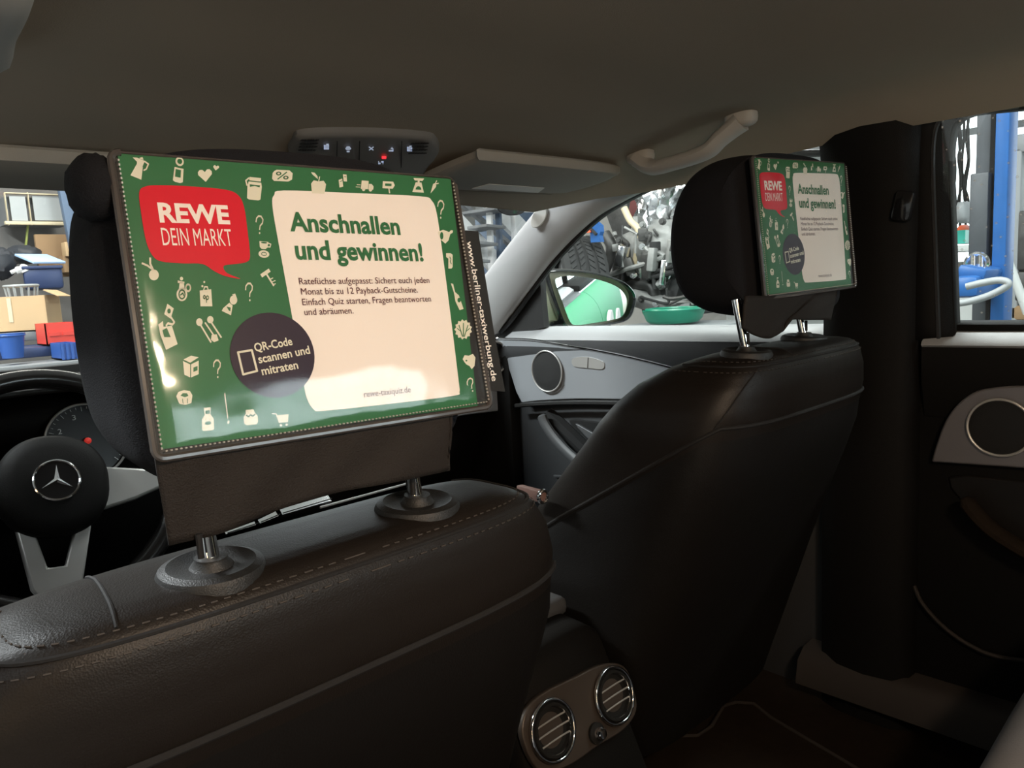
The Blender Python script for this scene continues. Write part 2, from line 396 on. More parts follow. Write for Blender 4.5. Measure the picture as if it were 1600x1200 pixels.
# ------------------------------------------------------------------ front passenger door
def plate(px_pts, x, th, n=5, closed=True):
    P = spline([at(a, b, x=x) for a, b in px_pts], n, True) if n > 1 else [at(a, b, x=x) for a, b in px_pts]
    return MB().prism(P, (th, 0, 0))
def bar_profile(ys, prof):   # loft an (x,z) profile along y
    return MB().loft([[Vector((x, y, z+dz)) for x, z in prof] for y, dz in ys], True, True)
d1 = struct(MB().box((.775, .56, -.49), (.08, 1.06, .74), bev=.012).build('door_1', 'door_grey'), 'front passenger door panel')
lp_ = [(.785, -.118), (.766, -.107), (.742, -.106), (.722, -.113), (.706, -.125), (.700, -.137), (.72, -.15), (.785, -.15)]
ys_ = [(.03, .004), (.4, 0), (.85, -.004), (.97, -.010), (1.05, -.05)]
bar_profile(ys_, lp_).build('window_sill', 'door_top_lit', d1)
bar_profile(ys_, [(.79, -.13), (.71, -.134), (.701, -.138), (.698, -.16), (.706, -.20), (.742, -.235), (.79, -.235)]).build('upper_panel', 'door_grey', d1)  # darker than the sill above, to stand for its unlit face
sail = [at(px, py, x=.722) for px, py in [(772, 522), (790, 492), (815, 458), (843, 421), (846, 470), (850, 512), (812, 522)]]
MB().prism(sail, (.02, 0, 0)).build('mirror_triangle', 'black_plastic', d1, smooth=False)
upline = [(776, 529), (830, 531), (880, 539), (960, 553), (1040, 572), (1120, 596), (1200, 620)]
lowline = [(1200, 628), (1060, 626), (985, 625), (900, 624), (840, 627), (815, 630)]
P = spline([at(a, b, x=.698) for a, b in upline], 4)+spline([at(a, b, x=.704) for a, b in lowline], 4)+spline([at(a, b, x=.704) for a, b in [(806, 612), (796, 580), (784, 548)]], 4)
st = MB().prism(P, (.03, 0, 0)).build('decor_panel', 'silver_trim', d1, bev=.003)
MB().tube(spline([at(a, b, x=.697) for a, b in upline], 5), .0028, 6).build('chrome_strip', 'chrome', st)
MB().tube(spline([at(a, b, x=.700) for a, b in [(806, 634), (840, 631), (900, 629), (985, 630), (1100, 632)]], 4), .006, 6).build('shadow_strip', 'black_plastic', st)
def round_speaker(px, py, rx, ry, x, par):
    c = at(px, py, x=x); ey = (at(px+rx, py, x=x)-at(px-rx, py, x=x)).length/2; ez = (at(px, py-ry, x=x)-at(px, py+ry, x=x)).length/2
    R = (ey+ez)/2
    sp = MB(); sp.lathe(c+Vector((.012, 0, 0)), (-1, 0, 0), [(R*.97, 0), (R*.97, .012), (R*.80, .016), (R*.45, .018), (R*.05, .0185)], 40)
    o = sp.build('speaker_grille', 'speaker_mesh', par)
    MB().ring(c+Vector((-.002, 0, 0)), (0, 1, 0), (0, 0, 1), R, .0022, 48, 8).build('speaker_ring', 'satin_silver', o)
    return R
round_speaker(855, 580, 25, 29, .698, d1)
sw = plate([(895, 560), (918, 558), (940, 564), (944, 570), (940, 577), (918, 575), (896, 572)], .697, .01, 3).build('seat_switch', 'satin_silver', d1)
MB().tube([at(919, 559, x=.6965), at(918, 575, x=.6965)], .0008, 6).build('switch_gap', 'black_plastic', sw)
MB().tube(spline([at(a, b, x=.690) for a, b in [(846, 648), (852, 663), (866, 684), (884, 704), (906, 724), (930, 745)]], 6), [.006]+[.011]*29+[.008], 10, flat=1.3).build('pull_handle', 'door_mid', d1)
MB().tube(spline([at(a, b, x=.728) for a, b in [(858, 648), (880, 668), (905, 692), (930, 716)]], 5), .02, 8).build('handle_recess', 'void_black', d1)
plate([(888, 656), (940, 660), (1010, 665), (1000, 700), (940, 706), (915, 686)], .731, .01, 3).build('door_pocket', 'void_black', d1, bev=.003)
plate([(898, 662), (925, 676), (960, 695), (950, 706), (925, 692)], .722, .008, 3).build('pocket_lip', 'door_mid', d1, bev=.002)
MB().tube([at(866, 744, x=.727), at(940, 747, x=.727)], .004, 6).build('lower_strip', 'door_mid', d1)

# ------------------------------------------------------------------ rear passenger door
d2 = struct(MB().box((.765, -.48, -.46), (.08, .96, .72), bev=.008).build('door_2', 'soft_black'), 'rear passenger door panel')
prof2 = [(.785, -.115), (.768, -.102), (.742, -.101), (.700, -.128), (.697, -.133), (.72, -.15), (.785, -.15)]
bar_profile([(-.045, -.002), (-.3, 0), (-.95, 0)], prof2).build('window_sill', 'door_top_lit', d2)
bar_profile([(-.045, 0), (-.95, 0)], [(.79, -.13), (.71, -.131), (.702, -.134), (.700, -.16), (.704, -.20), (.722, -.26), (.79, -.26)]).build('upper_panel', 'soft_black', d2)  # black colour paints the shade below the bright ledge
rp = spline([at(a, b, x=.700) for a, b in [(1455, 722), (1462, 697), (1476, 660), (1494, 634), (1520, 614), (1552, 606), (1600, 603), (1680, 606)]], 5)+spline([at(a, b, x=.704) for a, b in [(1740, 640), (1740, 742), (1600, 732), (1530, 727)]], 4)
st2 = MB().prism(rp, (.03, 0, 0)).build('decor_panel', 'silver_trim_shaded', d2, bev=.003)
round_speaker(1562, 668, 50, 45, .697, d2)
MB().tube(spline([at(a, b, x=.672) for a, b in [(1506, 778), (1522, 800), (1548, 826), (1580, 848), (1625, 872), (1680, 890)]], 5), [.006, .009]+[.012]*24, 10, flat=1.6).build('armrest_handle', 'carpet', d2)
plate([(1480, 745), (1600, 752), (1700, 760), (1700, 900), (1600, 870), (1530, 815)], .722, .02, 3).build('armrest_pocket', 'panel_leather', d2, bev=.004)
MB().tube(spline([at(a, b, x=.712) for a, b in [(1428, 915), (1442, 944), (1475, 980), (1515, 1008), (1560, 1026), (1640, 1036)]], 6), .0035, 6).build('map_pocket_edge', 'carpet_edge', d2)
sillp = MB(); sillp.loft([[Vector((.66+dx, y, -.80+dz)) for dx, dz in ((0, 0), (.01, .045), (.035, .062), (.09, .065), (.09, 0))] for y in (.16, .02, -.2, -.6)], True, True)
struct(sillp.build('trim_8', 'carpet_edge', angle=50), 'door sill trim beside the rear mat')

# ------------------------------------------------------------------ dashboard
dash = thing('dashboard', (0, 1.2, -.84), 'black dashboard with chrome air vent trim behind the driver headrest', 'dashboard')
dprof = spline([(1.52, -.15, 0), (1.30, -.135, 0), (1.12, -.138, 0), (1.045, -.155, 0), (1.02, -.19, 0), (1.05, -.26, 0), (1.06, -.34, 0), (1.09, -.45, 0), (1.16, -.56, 0), (1.2, -.66, 0), (1.4, -.68, 0), (1.52, -.6, 0)], 3, False)
MB().loft([[Vector((x, p.x+dy, p.y+dz)) for p in dprof] for x, dy, dz in ((-.735, .06, -.02), (-.70, .01, 0), (-.2, 0, 0), (.3, 0, -.005), (.66, .0, -.01), (.70, .02, -.02), (.715, .09, -.04))], True, True).build('dash_body', 'soft_black', dash)
# instrument hood and dial of the cluster
hood = MB(); hp = []
for k in range(25):
    a = math.pi*k/24; hp.append((-.40-.225*math.cos(a), .075*math.sin(a)**.6))
hood.sheet([[Vector((x, y, -.205+h*s_)) for x, h in hp] for y, s_ in ((1.13, .9), (1.04, 1.0), (.985, .98), (.975, .93))])
hood.build('cluster_hood', 'black_plastic', dash, solid=.008)
gc = at(136, 688, y=1.0); gaxx = Vector((1, 0, 0)); gaxz = Vector((0, .25, .97)).normalized()
gR = .066; gn = gaxx.cross(gaxz)
dial = MB().lathe(gc, -gn if gn.y > 0 else gn, [(gR, -.012), (gR, -.004), (gR*.2, -.004)], 48).build('dial', 'gauge_black', dash)
MB().ring(gc-Vector((0, .004, 0)), gaxx, gaxz, gR, .0022, 64, 8).build('dial_ring', 'satin_silver', dial)
tk = MB()
for k in range(33):
    a = math.radians(225-270*k/32); e = gaxx*math.cos(a)+gaxz*math.sin(a); L = .008 if k % 4 == 0 else .004
    tk.tube([gc+e*(gR*.93)+Vector((0, -.003, 0)), gc+e*(gR*.93-L)+Vector((0, -.003, 0))], .0005, 4)
tag(tk.build('dial_ticks', 'gauge_white', dial), kind='stuff')
MB().tube([gc+Vector((.0, -.006, 0)), gc+(gaxx*-.42+gaxz*-.66)*.062+Vector((0, -.006, 0))], [.0022, .0008], 6).build('needle', 'needle_red', dial)
MB().lathe(gc+Vector((0, -.003, 0)), (0, -1, 0), [(.0055, 0), (.0055, .004), (.003, .006)], 20).build('needle_hub', 'needle_red', dial)

def text_mesh(txt, bold=0.):
    cu = bpy.data.curves.new('t', 'FONT'); cu.body = txt; cu.size = 1.; cu.offset = bold; cu.resolution_u = 3
    o = bpy.data.objects.new('t', cu); COL.objects.link(o); dg = bpy.context.evaluated_depsgraph_get(); dg.update()
    me = bpy.data.meshes.new_from_object(o.evaluated_get(dg)); COL.objects.unlink(o); bpy.data.objects.remove(o)
    vs = [v.co.copy() for v in me.vertices]; fs = [list(p.vertices) for p in me.polygons]; bpy.data.meshes.remove(me)
    return vs, fs
def text_at(name, txt, origin, ex, ey, width, capH, mt, parent, bold=0., lift=0.):
    """letters on a plane: baseline starts at origin, runs along ex for width, capitals are capH tall"""
    vs, fs = text_mesh(txt, bold); x0 = min(v.x for v in vs); x1 = max(v.x for v in vs); sx = width/(x1-x0); sy = capH/.70
    m = MB(); n = ex.cross(ey)
    m.add([origin+ex*((v.x-x0)*sx)+ey*(v.y*sy)+n*lift for v in vs], fs)
    return m.build(name, mt, parent, smooth=False)
for dg_, a in (('1', 200), ('2', 150), ('3', 108)):
    e = gaxx*math.cos(math.radians(a))+gaxz*math.sin(math.radians(a))
    text_at('dial_number', dg_, gc+e*.046+Vector((-.003, -.0045, -.004)), gaxx, gaxz, .006, .009, 'gauge_white', dial)
# chrome air vent trim of the centre dash
for a, b, r1, r2 in (((352, 834), (398, 819), .0035, .006), ((404, 817), (432, 805), .007, .009), ((438, 803), (512, 781), .010, .016)):
    A = at(*a, y=1.03); B = at(*b, y=1.03)
    v = MB().tube([A, B], [r1, r2], 4, up=(0, 0, 1)).build('vent_trim', 'chrome', dash, smooth=False)
    MB().tube([A+Vector((0, -.012, .004)), B+Vector((0, -.018, .006))], .0012, 6).build('trim_groove', 'black_plastic', v)
A, B = at(500, 793, y=1.0), at(650, 752, y=1.0)
MB().tube([A, B], .003, 6).build('console_edge', 'door_top_lit', dash)
MB().box((.08, 1.02, -.62), (.34, .25, .26), rotx(-.3), .03).build('centre_stack', 'black_plastic', dash)
# right end of the dash: silver strip and round side vent
P = spline([at(a, b, y=1.02) for a, b in [(640, 612), (700, 600), (768, 588), (790, 598), (806, 616), (814, 634), (780, 642), (720, 650), (640, 668)]], 4, True)
MB().prism(P, (0, .02, 0)).build('decor_strip', 'silver_trim', dash, bev=.004)
vc = at(772, 558, y=1.0)
MB().lathe(vc, (-.25, -1, 0), [(.042, -.02), (.042, .0), (.036, .006), (.030, .0), (.01, -.002)], 32).build('side_vent', 'dark_gloss', dash)
MB().ring(vc+Vector((0, -.004, 0)), (1, -.25, 0), (0, 0, 1), .041, .003, 40, 8).build('side_vent_ring', 'satin_silver', dash)

struct(MB().box((.73, 1.25, -.52), (.06, .56, .70), bev=.01).build('trim_10', 'soft_black'), 'kick panel between dashboard and passenger door')
# ------------------------------------------------------------------ steering wheel
SWC = at(84, 757, y=.866); tilt = math.radians(24)
wx = Vector((1, 0, 0)); wz = Vector((0, math.sin(tilt), math.cos(tilt))); wn = wx.cross(wz)  # wn points forward; driver side is -wn
wn = wn if wn.y > 0 else -wn
RZ = Matrix.Rotation(math.radians(9), 3, wn)     # the wheel is turned slightly
wx, wz = RZ @ wx, RZ @ wz
swt = thing('steering_wheel', SWC+wn*.12, 'black leather steering wheel with silver spokes and star emblem', 'steering wheel')
RC = SWC+wn*.025
mat('rim_leather', (.012, .011, .0105), .24, coat=.15)
MB().ring(RC, wx, wz, .188, .0165, 72, 14).build('rim', 'rim_leather', swt)
pad = MB(); prs = []
for h, k in ((.030, .80), (.020, .93), (.004, 1.0), (-.012, .985), (-.022, .90), (-.028, .70), (-.030, .35), (-.0305, .02)):
    prs.append([SWC+wn*(h+.006)+wx*(.079*k*math.copysign(abs(math.cos(q))**.9, math.cos(q)))+wz*(k*(.080*math.copysign(abs(math.sin(q))**.9, math.sin(q)))-(.004 if math.sin(q) < 0 else 0)) for q in [2*math.pi*i/56 for i in range(56)]])
po = pad.loft(prs).build('airbag_pad', 'soft_black', swt)
em = SWC-wn*.0265
e_ = MB().ring(em, wx, wz, .0315, .0022, 56, 8).build('emblem_ring', 'chrome', po)
star = MB()
for k in range(3):
    a = math.pi/2+k*2*math.pi/3; d = wx*math.cos(a)+wz*math.sin(a); p = wx*-math.sin(a)+wz*math.cos(a)
    tip = em+d*.031; top = em-wn*.004; s1 = em+p*.0052+d*.003; s2 = em-p*.0052+d*.003
    star.add([tip, s1, s2, top, em], [[0, 1, 3], [0, 3, 2], [0, 2, 4], [0, 4, 1], [1, 4, 3], [4, 2, 3]])
star.build('emblem_star', 'chrome', po, smooth=False)
MB().lathe(em+wn*.0005, -wn, [(.030, 0), (.030, .0012), (.01, .0016)], 40).build('emblem_disc', 'dark_gloss', po)
def wp(u, v, h=0.): return SWC+wx*u+wz*v+wn*h
# forked lower spoke
sp = [(-.052, -.062), (-.030, -.060), (-.012, -.128), (.012, -.128), (.030, -.060), (.052, -.062), (.034, -.158), (.026, -.170), (-.026, -.170), (-.034, -.158)]
MB().prism([wp(u, v, .006) for u, v in sp], wn*.016).build('lower_spoke', 'satin_silver', swt, bev=.003)
for s in (-1, 1):
    q = [(s*.060, .030), (s*.165, .018), (s*.168, -.010), (s*.120, -.030), (s*.062, -.045)]
    MB().prism([wp(u, v, .008) for u, v in q], wn*.018).build('side_spoke', 'satin_silver', swt, bev=.004)
MB().tube([SWC+wn*.02, SWC+wn*.115], .045, 20).build('column', 'black_plastic', swt)

# ------------------------------------------------------------------ sun visors
def visor(name, x0, x1, mirror, label, dy=.035, sq=1., zb=.214):
    z0 = .218; zt = roof_z(.3, .45)
    out = [(x0, .43), (x0+.03, .415), (x1-.06, .415), (x1-.015, .44), (x1, .49), (x1-.005, .55), (x1-.05, .585), (x0+.06, .60), (x0+.015, .595), (x0, .56)]
    P = spline([Vector((a*mirror, b, 0)) for a, b in out], 4, True)
    P = [Vector((p.x, .415+dy+(p.y-.415)*sq, 0)) for p in P]; ym = .415+dy+.095*sq
    zz = lambda p: zb-.11*(p.y-.415-dy)
    t = thing(name, (mirror*(x0+x1)/2, .60, .20), label, 'sun visor', 'sun visors')
    m = MB(); m.loft([[Vector((p.x*(1-k)+k*mirror*(x0+x1)/2, p.y*(1-k)+k*ym, zz(p)+h)) for p in P] for h, k in ((.010, .05), (.006, .0), (-.004, .0), (-.009, .03), (-.010, .08))])
    m.build('visor_body', 'visor_grey', t)
    return t, zz
v1, zz = visor('sun_visor', .165, .565, 1, 'grey sun visor on the passenger side with a pale label')
lb = [at(px, py, z=.183) for px, py in [(757, 288), (783, 282), (884, 286), (858, 293)]]
MB().prism([Vector((p.x, p.y, zz(p)-.0105)) for p in [Vector((.30, .575, 0)), Vector((.29, .612, 0)), Vector((.47, .612, 0)), Vector((.45, .575, 0))]], (0, 0, -.001)).build('visor_label', 'visor_label', v1, smooth=False)
v2, _ = visor('sun_visor', .13, .60, -1, 'grey sun visor on the driver side above the steering wheel', .185, .75, .190)
for t, s in ((v1, 1), (v2, -1)):
    yh, zh = (.632, .194) if s > 0 else (.735, .172)
    MB().tube([(s*.16, yh, zh), (s*.55, yh-.005, zh+.002)], .006, 8).build('hinge_rod', 'visor_grey', t)
hd = struct(MB().loft([[Vector((x, .72+dy-.04*(x/.6)**2, .175+dz)) for dy, dz in ((-.06, .03), (-.05, .012), (-.02, .003), (.02, -.002), (.05, .02))] for x in [-.6+.1*i for i in range(13)]], True, True).build('trim_9', 'headliner'), 'windscreen header trim')
# dark tinted oval at the top of the windscreen
ovc = at(800, 325, y=.80)
MB().prism([ovc+Vector((.044*math.cos(q), 0, .017*math.sin(q))) for q in [2*math.pi*k/30 for k in range(30)]], (0, .004, 0)).build('tint_patch', 'void_black', ws, smooth=False)

# ------------------------------------------------------------------ overhead console
oc = thing('overhead_console', (.0, .52, .235), 'dark overhead console with lit switches above the large advert', 'console')
def at_roof(px, py, off):
    d = ray(px, py); t = .2
    while t < 3:
        p = CAM+d*t
        if p.z > roof_z(p.x, p.y)-off: return p
        t += .002
    return p
P = [at_roof(a, b, .010) for a, b in [(478, 213), (570, 211), (660, 216), (678, 224), (683, 240), (668, 262), (640, 285), (520, 285), (470, 262), (455, 242), (462, 226)]]
P = spline(P, 4, True); cc = sum(P, Vector())/len(P)
m = MB().loft([[Vector((cc.x+(p.x-cc.x)*k, cc.y+(p.y-cc.y)*k, p.z+h)) for p in P] for h, k in ((.016, 1.04), (.004, 1.03), (0, 1.0), (-.002, .97), (-.003, .90))])
m.build('console_body', 'console_grey', oc)
def on_oc(px, py): return at_roof(px, py, .0145)
def oc_icon(name, polys, px, py, s, mt):
    c = on_oc(px, py); ex = (on_oc(px+6, py)-on_oc(px-6, py)).normalized(); ey = (on_oc(px, py-4)-on_oc(px, py+4)); k = ey.length/8; ey.normalize()
    kx = (on_oc(px+6, py)-on_oc(px-6, py)).length/12; m = MB()
    for pl in polys: m.prism([c+ex*(u*s*kx)+ey*(v*s*k) for u, v in pl], (0, 0, -.0006))
    return m.build(name, mt, oc, smooth=False)
R4 = lambda x0, y0, x1, y1: [(x0, y0), (x1, y0), (x1, y1), (x0, y1)]
for px in (510, 640): oc_icon('lamp_symbol', [R4(-1, -1, 1, -.6), R4(-.9, -.3, .9, 0), R4(-.9, .3, .9, .6), R4(-1, -.9, -.7, .6), R4(.7, -.9, 1, .6), R4(-.1, .8, .9, 1.05)], px, 229 if px < 600 else 232, 4, 'lamp_white')
oc_icon('lamp_symbol', [[(-1, .2), (-.5, .9), (.5, .9), (1, .2), (.5, -.2), (-.5, -.2)], R4(-.5, -1, .5, -.6)], 544, 233, 4.5, 'lamp_white')
oc_icon('lamp_symbol', [[(-1, .6), (-.6, .7), (.9, -.5), (.7, -.7)], [(1, .6), (.7, .7), (-.9, -.5), (-.7, -.7)]], 580, 232, 4, 'lamp_white')
oc_icon('lamp_symbol', [R4(-.9, -.8, .9, -.4), R4(.5, -.8, .9, .3), [(-.2, .1), (.4, .9), (.6, .2)]], 611, 233, 4, 'lamp_white')
oc_icon('lamp_symbol', [R4(-1, -.5, -.1, -.1), R4(-1, -.5, -.7, .5), R4(.1, .1, 1, .5), R4(.7, -.5, 1, .5)], 595, 254, 4, 'lamp_white')
oc_icon('indicator_light', [R4(-1, -.5, 1, .5)], 600, 246, 3.2, 'lamp_red')
for (cx0, cy0) in ((484, 227), (656, 232)):
    gm = MB()
    for i in range(6):
        for j in range(4):
            p = on_oc(cx0-11+i*4.4-j*1.2, cy0-8+j*5.2); gm.box(p, (.0035, .007, .0012))
    tag(gm.build('speaker_slots', 'void_black', oc, smooth=False), kind='stuff')
for px in (527, 562, 628):
    MB().tube([on_oc(px, 221), on_oc(px-1, 262)], .0007, 4).build('switch_gap', 'void_black', oc)

# ------------------------------------------------------------------ grab handles
def grab_handle(pts, label):
    base = (Vector(pts[0])+Vector(pts[-1]))/2
    t = thing('grab_handle', base, label, 'grab handle', 'roof grab handles')
    path = spline(pts, 8); n = len(path)
    rr = [.0135+.004*abs(2*i/(n-1)-1)**3 for i in range(n)]
    MB().tube(path, rr, 12, flat=1.5, up=(0, 0, 1)).build('handle_bar', 'handle_grey', t)
    for q in (pts[0], pts[-1]):
        q = Vector(q); MB().blob(q+Vector((0, 0, .006)), (.018, .028, .016), 18, 10, .7).build('end_cap', 'handle_grey', t)
    return t
def hpt(px, py, x, dz=0.): p = at(px, py, x=x); return (p.x, p.y, min(p.z, roof_z(p.x, p.y)-.012)+dz)
A = hpt(1000, 224, .545); B = hpt(1158, 183, .535)
grab_handle([A, (A[0]-.006, A[1]-.03, A[2]-.020), (.533, A[1]*.65+B[1]*.35, A[2]*.6+B[2]*.4-.032), (.528, A[1]*.3+B[1]*.7, A[2]*.3+B[2]*.7-.032), (B[0]-.006, B[1]+.035, B[2]-.022), B], 'grey roof grab handle above the front passenger window')
A = (-.525, .355, roof_z(.525, .355)-.006); B = (-.56, .06, roof_z(.56, .06)-.006)
grab_handle([A, (A[0], A[1]-.03, A[2]-.016), (-.535, .25, .222), (-.545, .14, .225), (B[0], B[1]+.035, B[2]-.014), B], 'grey roof grab handle on the driver side at the top left corner')

# ================================================================== FRONT SEATS
SL = [  # z, half width, back y, front y   (driver seat; the other one is shifted)
    (-.1720, .110, -.012, .042), (-.1735, .150, -.022, .054), (-.1770, .172, -.031, .070), (-.1830, .188, -.0375, .090), (-.1940, .204, -.042, .120), (-.217, .225, -.044, .165),
    (-.247, .240, -.042, .202), (-.275, .246, -.036, .230), (-.310, .248, -.027, .260), (-.36, .250, -.011, .307), (-.43, .252, .014, .372), (-.52, .254, .045, .42), (-.66, .256, .092, .46), (-.80, .258, .14, .50)]
CROSS = [(-.150, -.164), (.172, .190)]     # x positions of the seams that cross the top
SIDE = [1., 1.]     # left and right width of the seat being built
def seat_ring(z, q, off=0.):
    for a, b in zip(SL, SL[1:]):
        if z >= b[0] or b is SL[-1]:
            t = min(1, max(0, (a[0]-z)/(a[0]-b[0]))); hw, yb, yf = [a[i]+(b[i]-a[i])*t for i in (1, 2, 3)]; break
    e = 2/4.0; c, s = math.cos(q), math.sin(q); sg = lambda v: math.copysign(abs(v)**e, v)
    return Vector(((hw*(SIDE[1] if c > 0 else SIDE[0])+off)*sg(c), (yb+yf)/2+((yf-yb)/2+off)*sg(s), z))
def piping_z(q):
    z = -.262
    for _ in range(12):
        y = seat_ring(z, q).y; z = .5*z+.5*(-.262-.62*max(0., y+.005))
    return z
def car_seat(cx, dy, dz, label):
    o = Vector((cx, dy, dz)); t = thing('car_seat', (cx, .3+dy, -.84), label, 'car seat', 'front seats')
    N = 96; zs = []
    for a, b in zip(SL, SL[1:]):
        k = 3; zs += [a[0]+(b[0]-a[0])*i/k for i in range(k)]
    zs.append(-.80)
    bk = MB().loft([[o+seat_ring(z, 2*math.pi*i/N) for i in range(N)] for z in zs]).build('backrest', 'seat_leather', t, angle=70)
    # stitched seam along the top rear edge
    arc = [math.pi*(.86+1.28*i/160) for i in range(161)]
    zsm = -.186
    sm = MB().tube([o+seat_ring(zsm, q, .0010) for q in arc], .0017, 6).build('seam', 'seam_thread', bk)
    stc = MB()
    for dzz in (.0055, -.0065):
        pp = [o+seat_ring(zsm+dzz, math.pi*(.88+1.24*i/600), .0012) for i in range(601)]
        L = 0; last = pp[0]; on = 0
        for a, b in zip(pp, pp[1:]):
            L += (b-a).length
            if L > .0035:
                if on == 0: stc.tube([last, b], .0006, 4)
                on = (on+1) % 2; last = b; L = 0
    tag(stc.build('stitches', 'stitch_thread', bk), kind='stuff')
    def top_z(x, y):     # height of the seat surface above a plan position
        lo, hi = -.35, SL[0][0]
        for _ in range(26):
            z = (lo+hi)/2
            for a, b in zip(SL, SL[1:]):
                if z >= b[0]: break
            t_ = min(1, max(0, (a[0]-z)/(a[0]-b[0]))); hw, yb, yf = [a[k]+(b[k]-a[k])*t_ for k in (1, 2, 3)]; hw *= SIDE[1] if x > 0 else SIDE[0]
            if abs(x/hw)**4+abs((y-(yb+yf)/2)/((yf-yb)/2))**4 < 1: lo = z
            else: hi = z
        return lo
    for x0, x1 in CROSS:
        pth = []
        for k in range(22):
            u = k/21; y = .075-.114*u; x = x0+(x1-x0)*u**1.5; z = top_z(x, y)
            if z > zsm-.001: pth.append(o+Vector((x, y, z+.0006)))
        if len(pth) > 2: MB().tube(pth, .0012, 6).build('cross_seam', 'seam_thread', bk)
    if SIDE[0] < 1.1:
        pth = [o+seat_ring(-.190-.012*i, math.pi*1.5-(.80+.055*i**.9), .0008) for i in range(7)]
        MB().tube(spline(pth, 4), .0011, 6).build('side_seam', 'seam_thread', bk)
    # back panel below a raised piping line
    qs = [math.pi*(1.0-.12+1.24*i/90) for i in range(91)]
    pz = [piping_z(q) for q in qs]
    g = []
    for k in range(13):
        u = k/12; g.append([o+seat_ring(z+(-.80-z)*u-.002, q, .0035 if k > 0 else -.001) for q, z in zip(qs, pz)])
    bp = MB().sheet(g).build('back_panel', 'panel_leather', t, angle=70)
    MB().tube([o+seat_ring(z, q, .001) for q, z in zip(qs, pz)], .0028, 8).build('piping', 'seam_thread', bp)
    MB().box((cx, .56+dy, -.72+dz), (.44, .56, .17), rotx(.10), .05, seg=4).build('cushion', 'seat_leather', t)
    for sx in (-1, 1):
        MB().box((cx+.22*sx, .5+dy, -.80), (.035, .5, .06), bev=.008).build('seat_rail', 'black_plastic', t)
    return t, o
SIDE[:] = [1.15, 1.]
car_seat(-.406, 0, 0, 'black leather driver seat in the left foreground')
SIDE[:] = [1., .95]; CROSS[:] = [(-.075, -.085), (.165, .178)]
car_seat(.397, .03, .066, 'black leather front passenger seat on the right')

# ================================================================== HEADRESTS
HP = [(-.004, .088), (.004, .100), (.03, .108), (.075, .106), (.112, .088), (.138, .050), (.150, .0), (.148, -.055), (.132, -.100), (.100, -.124), (.055, -.132), (.02, -.134), (.0, -.128), (-.004, -.11)]
def headrest(cx, yb, zc, lean, label, pin, yaw=-.08, hw=.147):
    t = thing('headrest', (cx, pin[0][1], pin[0][2]), label, 'headrest', 'front headrests')
    prof = spline([Vector((0, y, z)) for y, z in HP], 5, True); n = 57; rg = []
    for i in range(n):
        s = -1+2*i/(n-1); k = (1-abs(s)**3.2)**(1/2.6) if abs(s) < 1 else 0; k = max(k, .12)
        x = hw*s; rg.append([])
        for p in prof:
            y = .05+(p.y-.05)*(.35+.65*k); z = -.012+(p.z+.012)*(.45+.55*k)
            y2 = y+max(z, -.092)*math.tan(lean)*max(0., 1-max(0., y)/.11)+x*math.tan(yaw)
            rg[-1].append(Vector((cx+x, yb+y2, zc+z)))
    hb = MB().loft(rg).build('cover', 'cover_cloth', t, angle=80)
    for p in pin:
        p = Vector(p); top = Vector((p.x, p.y+.014, zc-.10))
        MB().tube([p-Vector((0, 0, .02)), p, top], .0062, 14).build('post', 'chrome', t)
        MB().lathe(p-Vector((0, 0, .004)), (0, -.06, 1), [(.035, -.022), (.035, .003), (.033, .007), (.028, .009), (.022, .007), (.014, .0065), (.0105, .011), (.0105, .013), (.007, .013)], 36, sx=1.0).build('post_collar', 'black_plastic', t)
        MB().tube([p+Vector((-.009, -.008, .012)), p+Vector((-.009, -.008, .028))], .0022, 8).build('post_notch', 'seam_thread', t)
    return t, hb
h1, hb1 = headrest(-.402, .016, .001, .196, 'headrest in a black cloth cover on the driver seat behind the large advert', [at(331, 889, z=-.1725), at(652, 789, z=-.1715)], -.08, .131)
h2, hb2 = headrest(.437, .046, .066, .082, 'headrest in a black cloth cover on the passenger seat behind the small advert', [at(1166, 551, z=-.1065), at(1256, 528, z=-.1045)])
# bunched cloth at the top left corner of the driver headrest and the flaps below the adverts
MB().blob(at(146, 294, y=.05), (.0145, .026, .021), 20, 14, .9, noise=.04).build('bunched_cloth', 'cover_cloth', h1, angle=80)
def flap(top, bot, y0, y1, par, wob, wd=.24):
    g = []; T = spline([Vector((a, b, 0)) for a, b in top], 8); B = spline([Vector((a, b, 0)) for a, b in bot], 8); n = 40
    pick = lambda L, u: L[min(len(L)-2, int(u*(len(L)-1)))].lerp(L[min(len(L)-1, int(u*(len(L)-1))+1)], u*(len(L)-1)-int(u*(len(L)-1)))
    for j in range(13):
        v = j/12; g.append([])
        for i in range(n+1):
            u = i/n; p = pick(T, u).lerp(pick(B, u), v); q = at(p.x, p.y, y=y0+(y1-y0)*v-.079*(u-.5)*wd)
            g[-1].append(q+Vector((0, wob*math.sin(u*11+v*2)*v+wob*.7*math.sin(u*23+1.3*v*4), 0)))
    MB().sheet(g).build('cloth_flap', 'flap_cloth', par, solid=.003, angle=80)
flap([(240, 700), (330, 700), (480, 675), (600, 650), (716, 632)], [(264, 852), (330, 836), (420, 802), (510, 774), (600, 755), (716, 733)], -.0115, -.0105, h1, .0015)
flap([(1165, 462), (1230, 462), (1290, 450), (1310, 445)], [(1160, 512), (1180, 524), (1200, 529), (1222, 519), (1234, 500), (1265, 500), (1303, 500)], .028, .022, h2, .0012, .13)

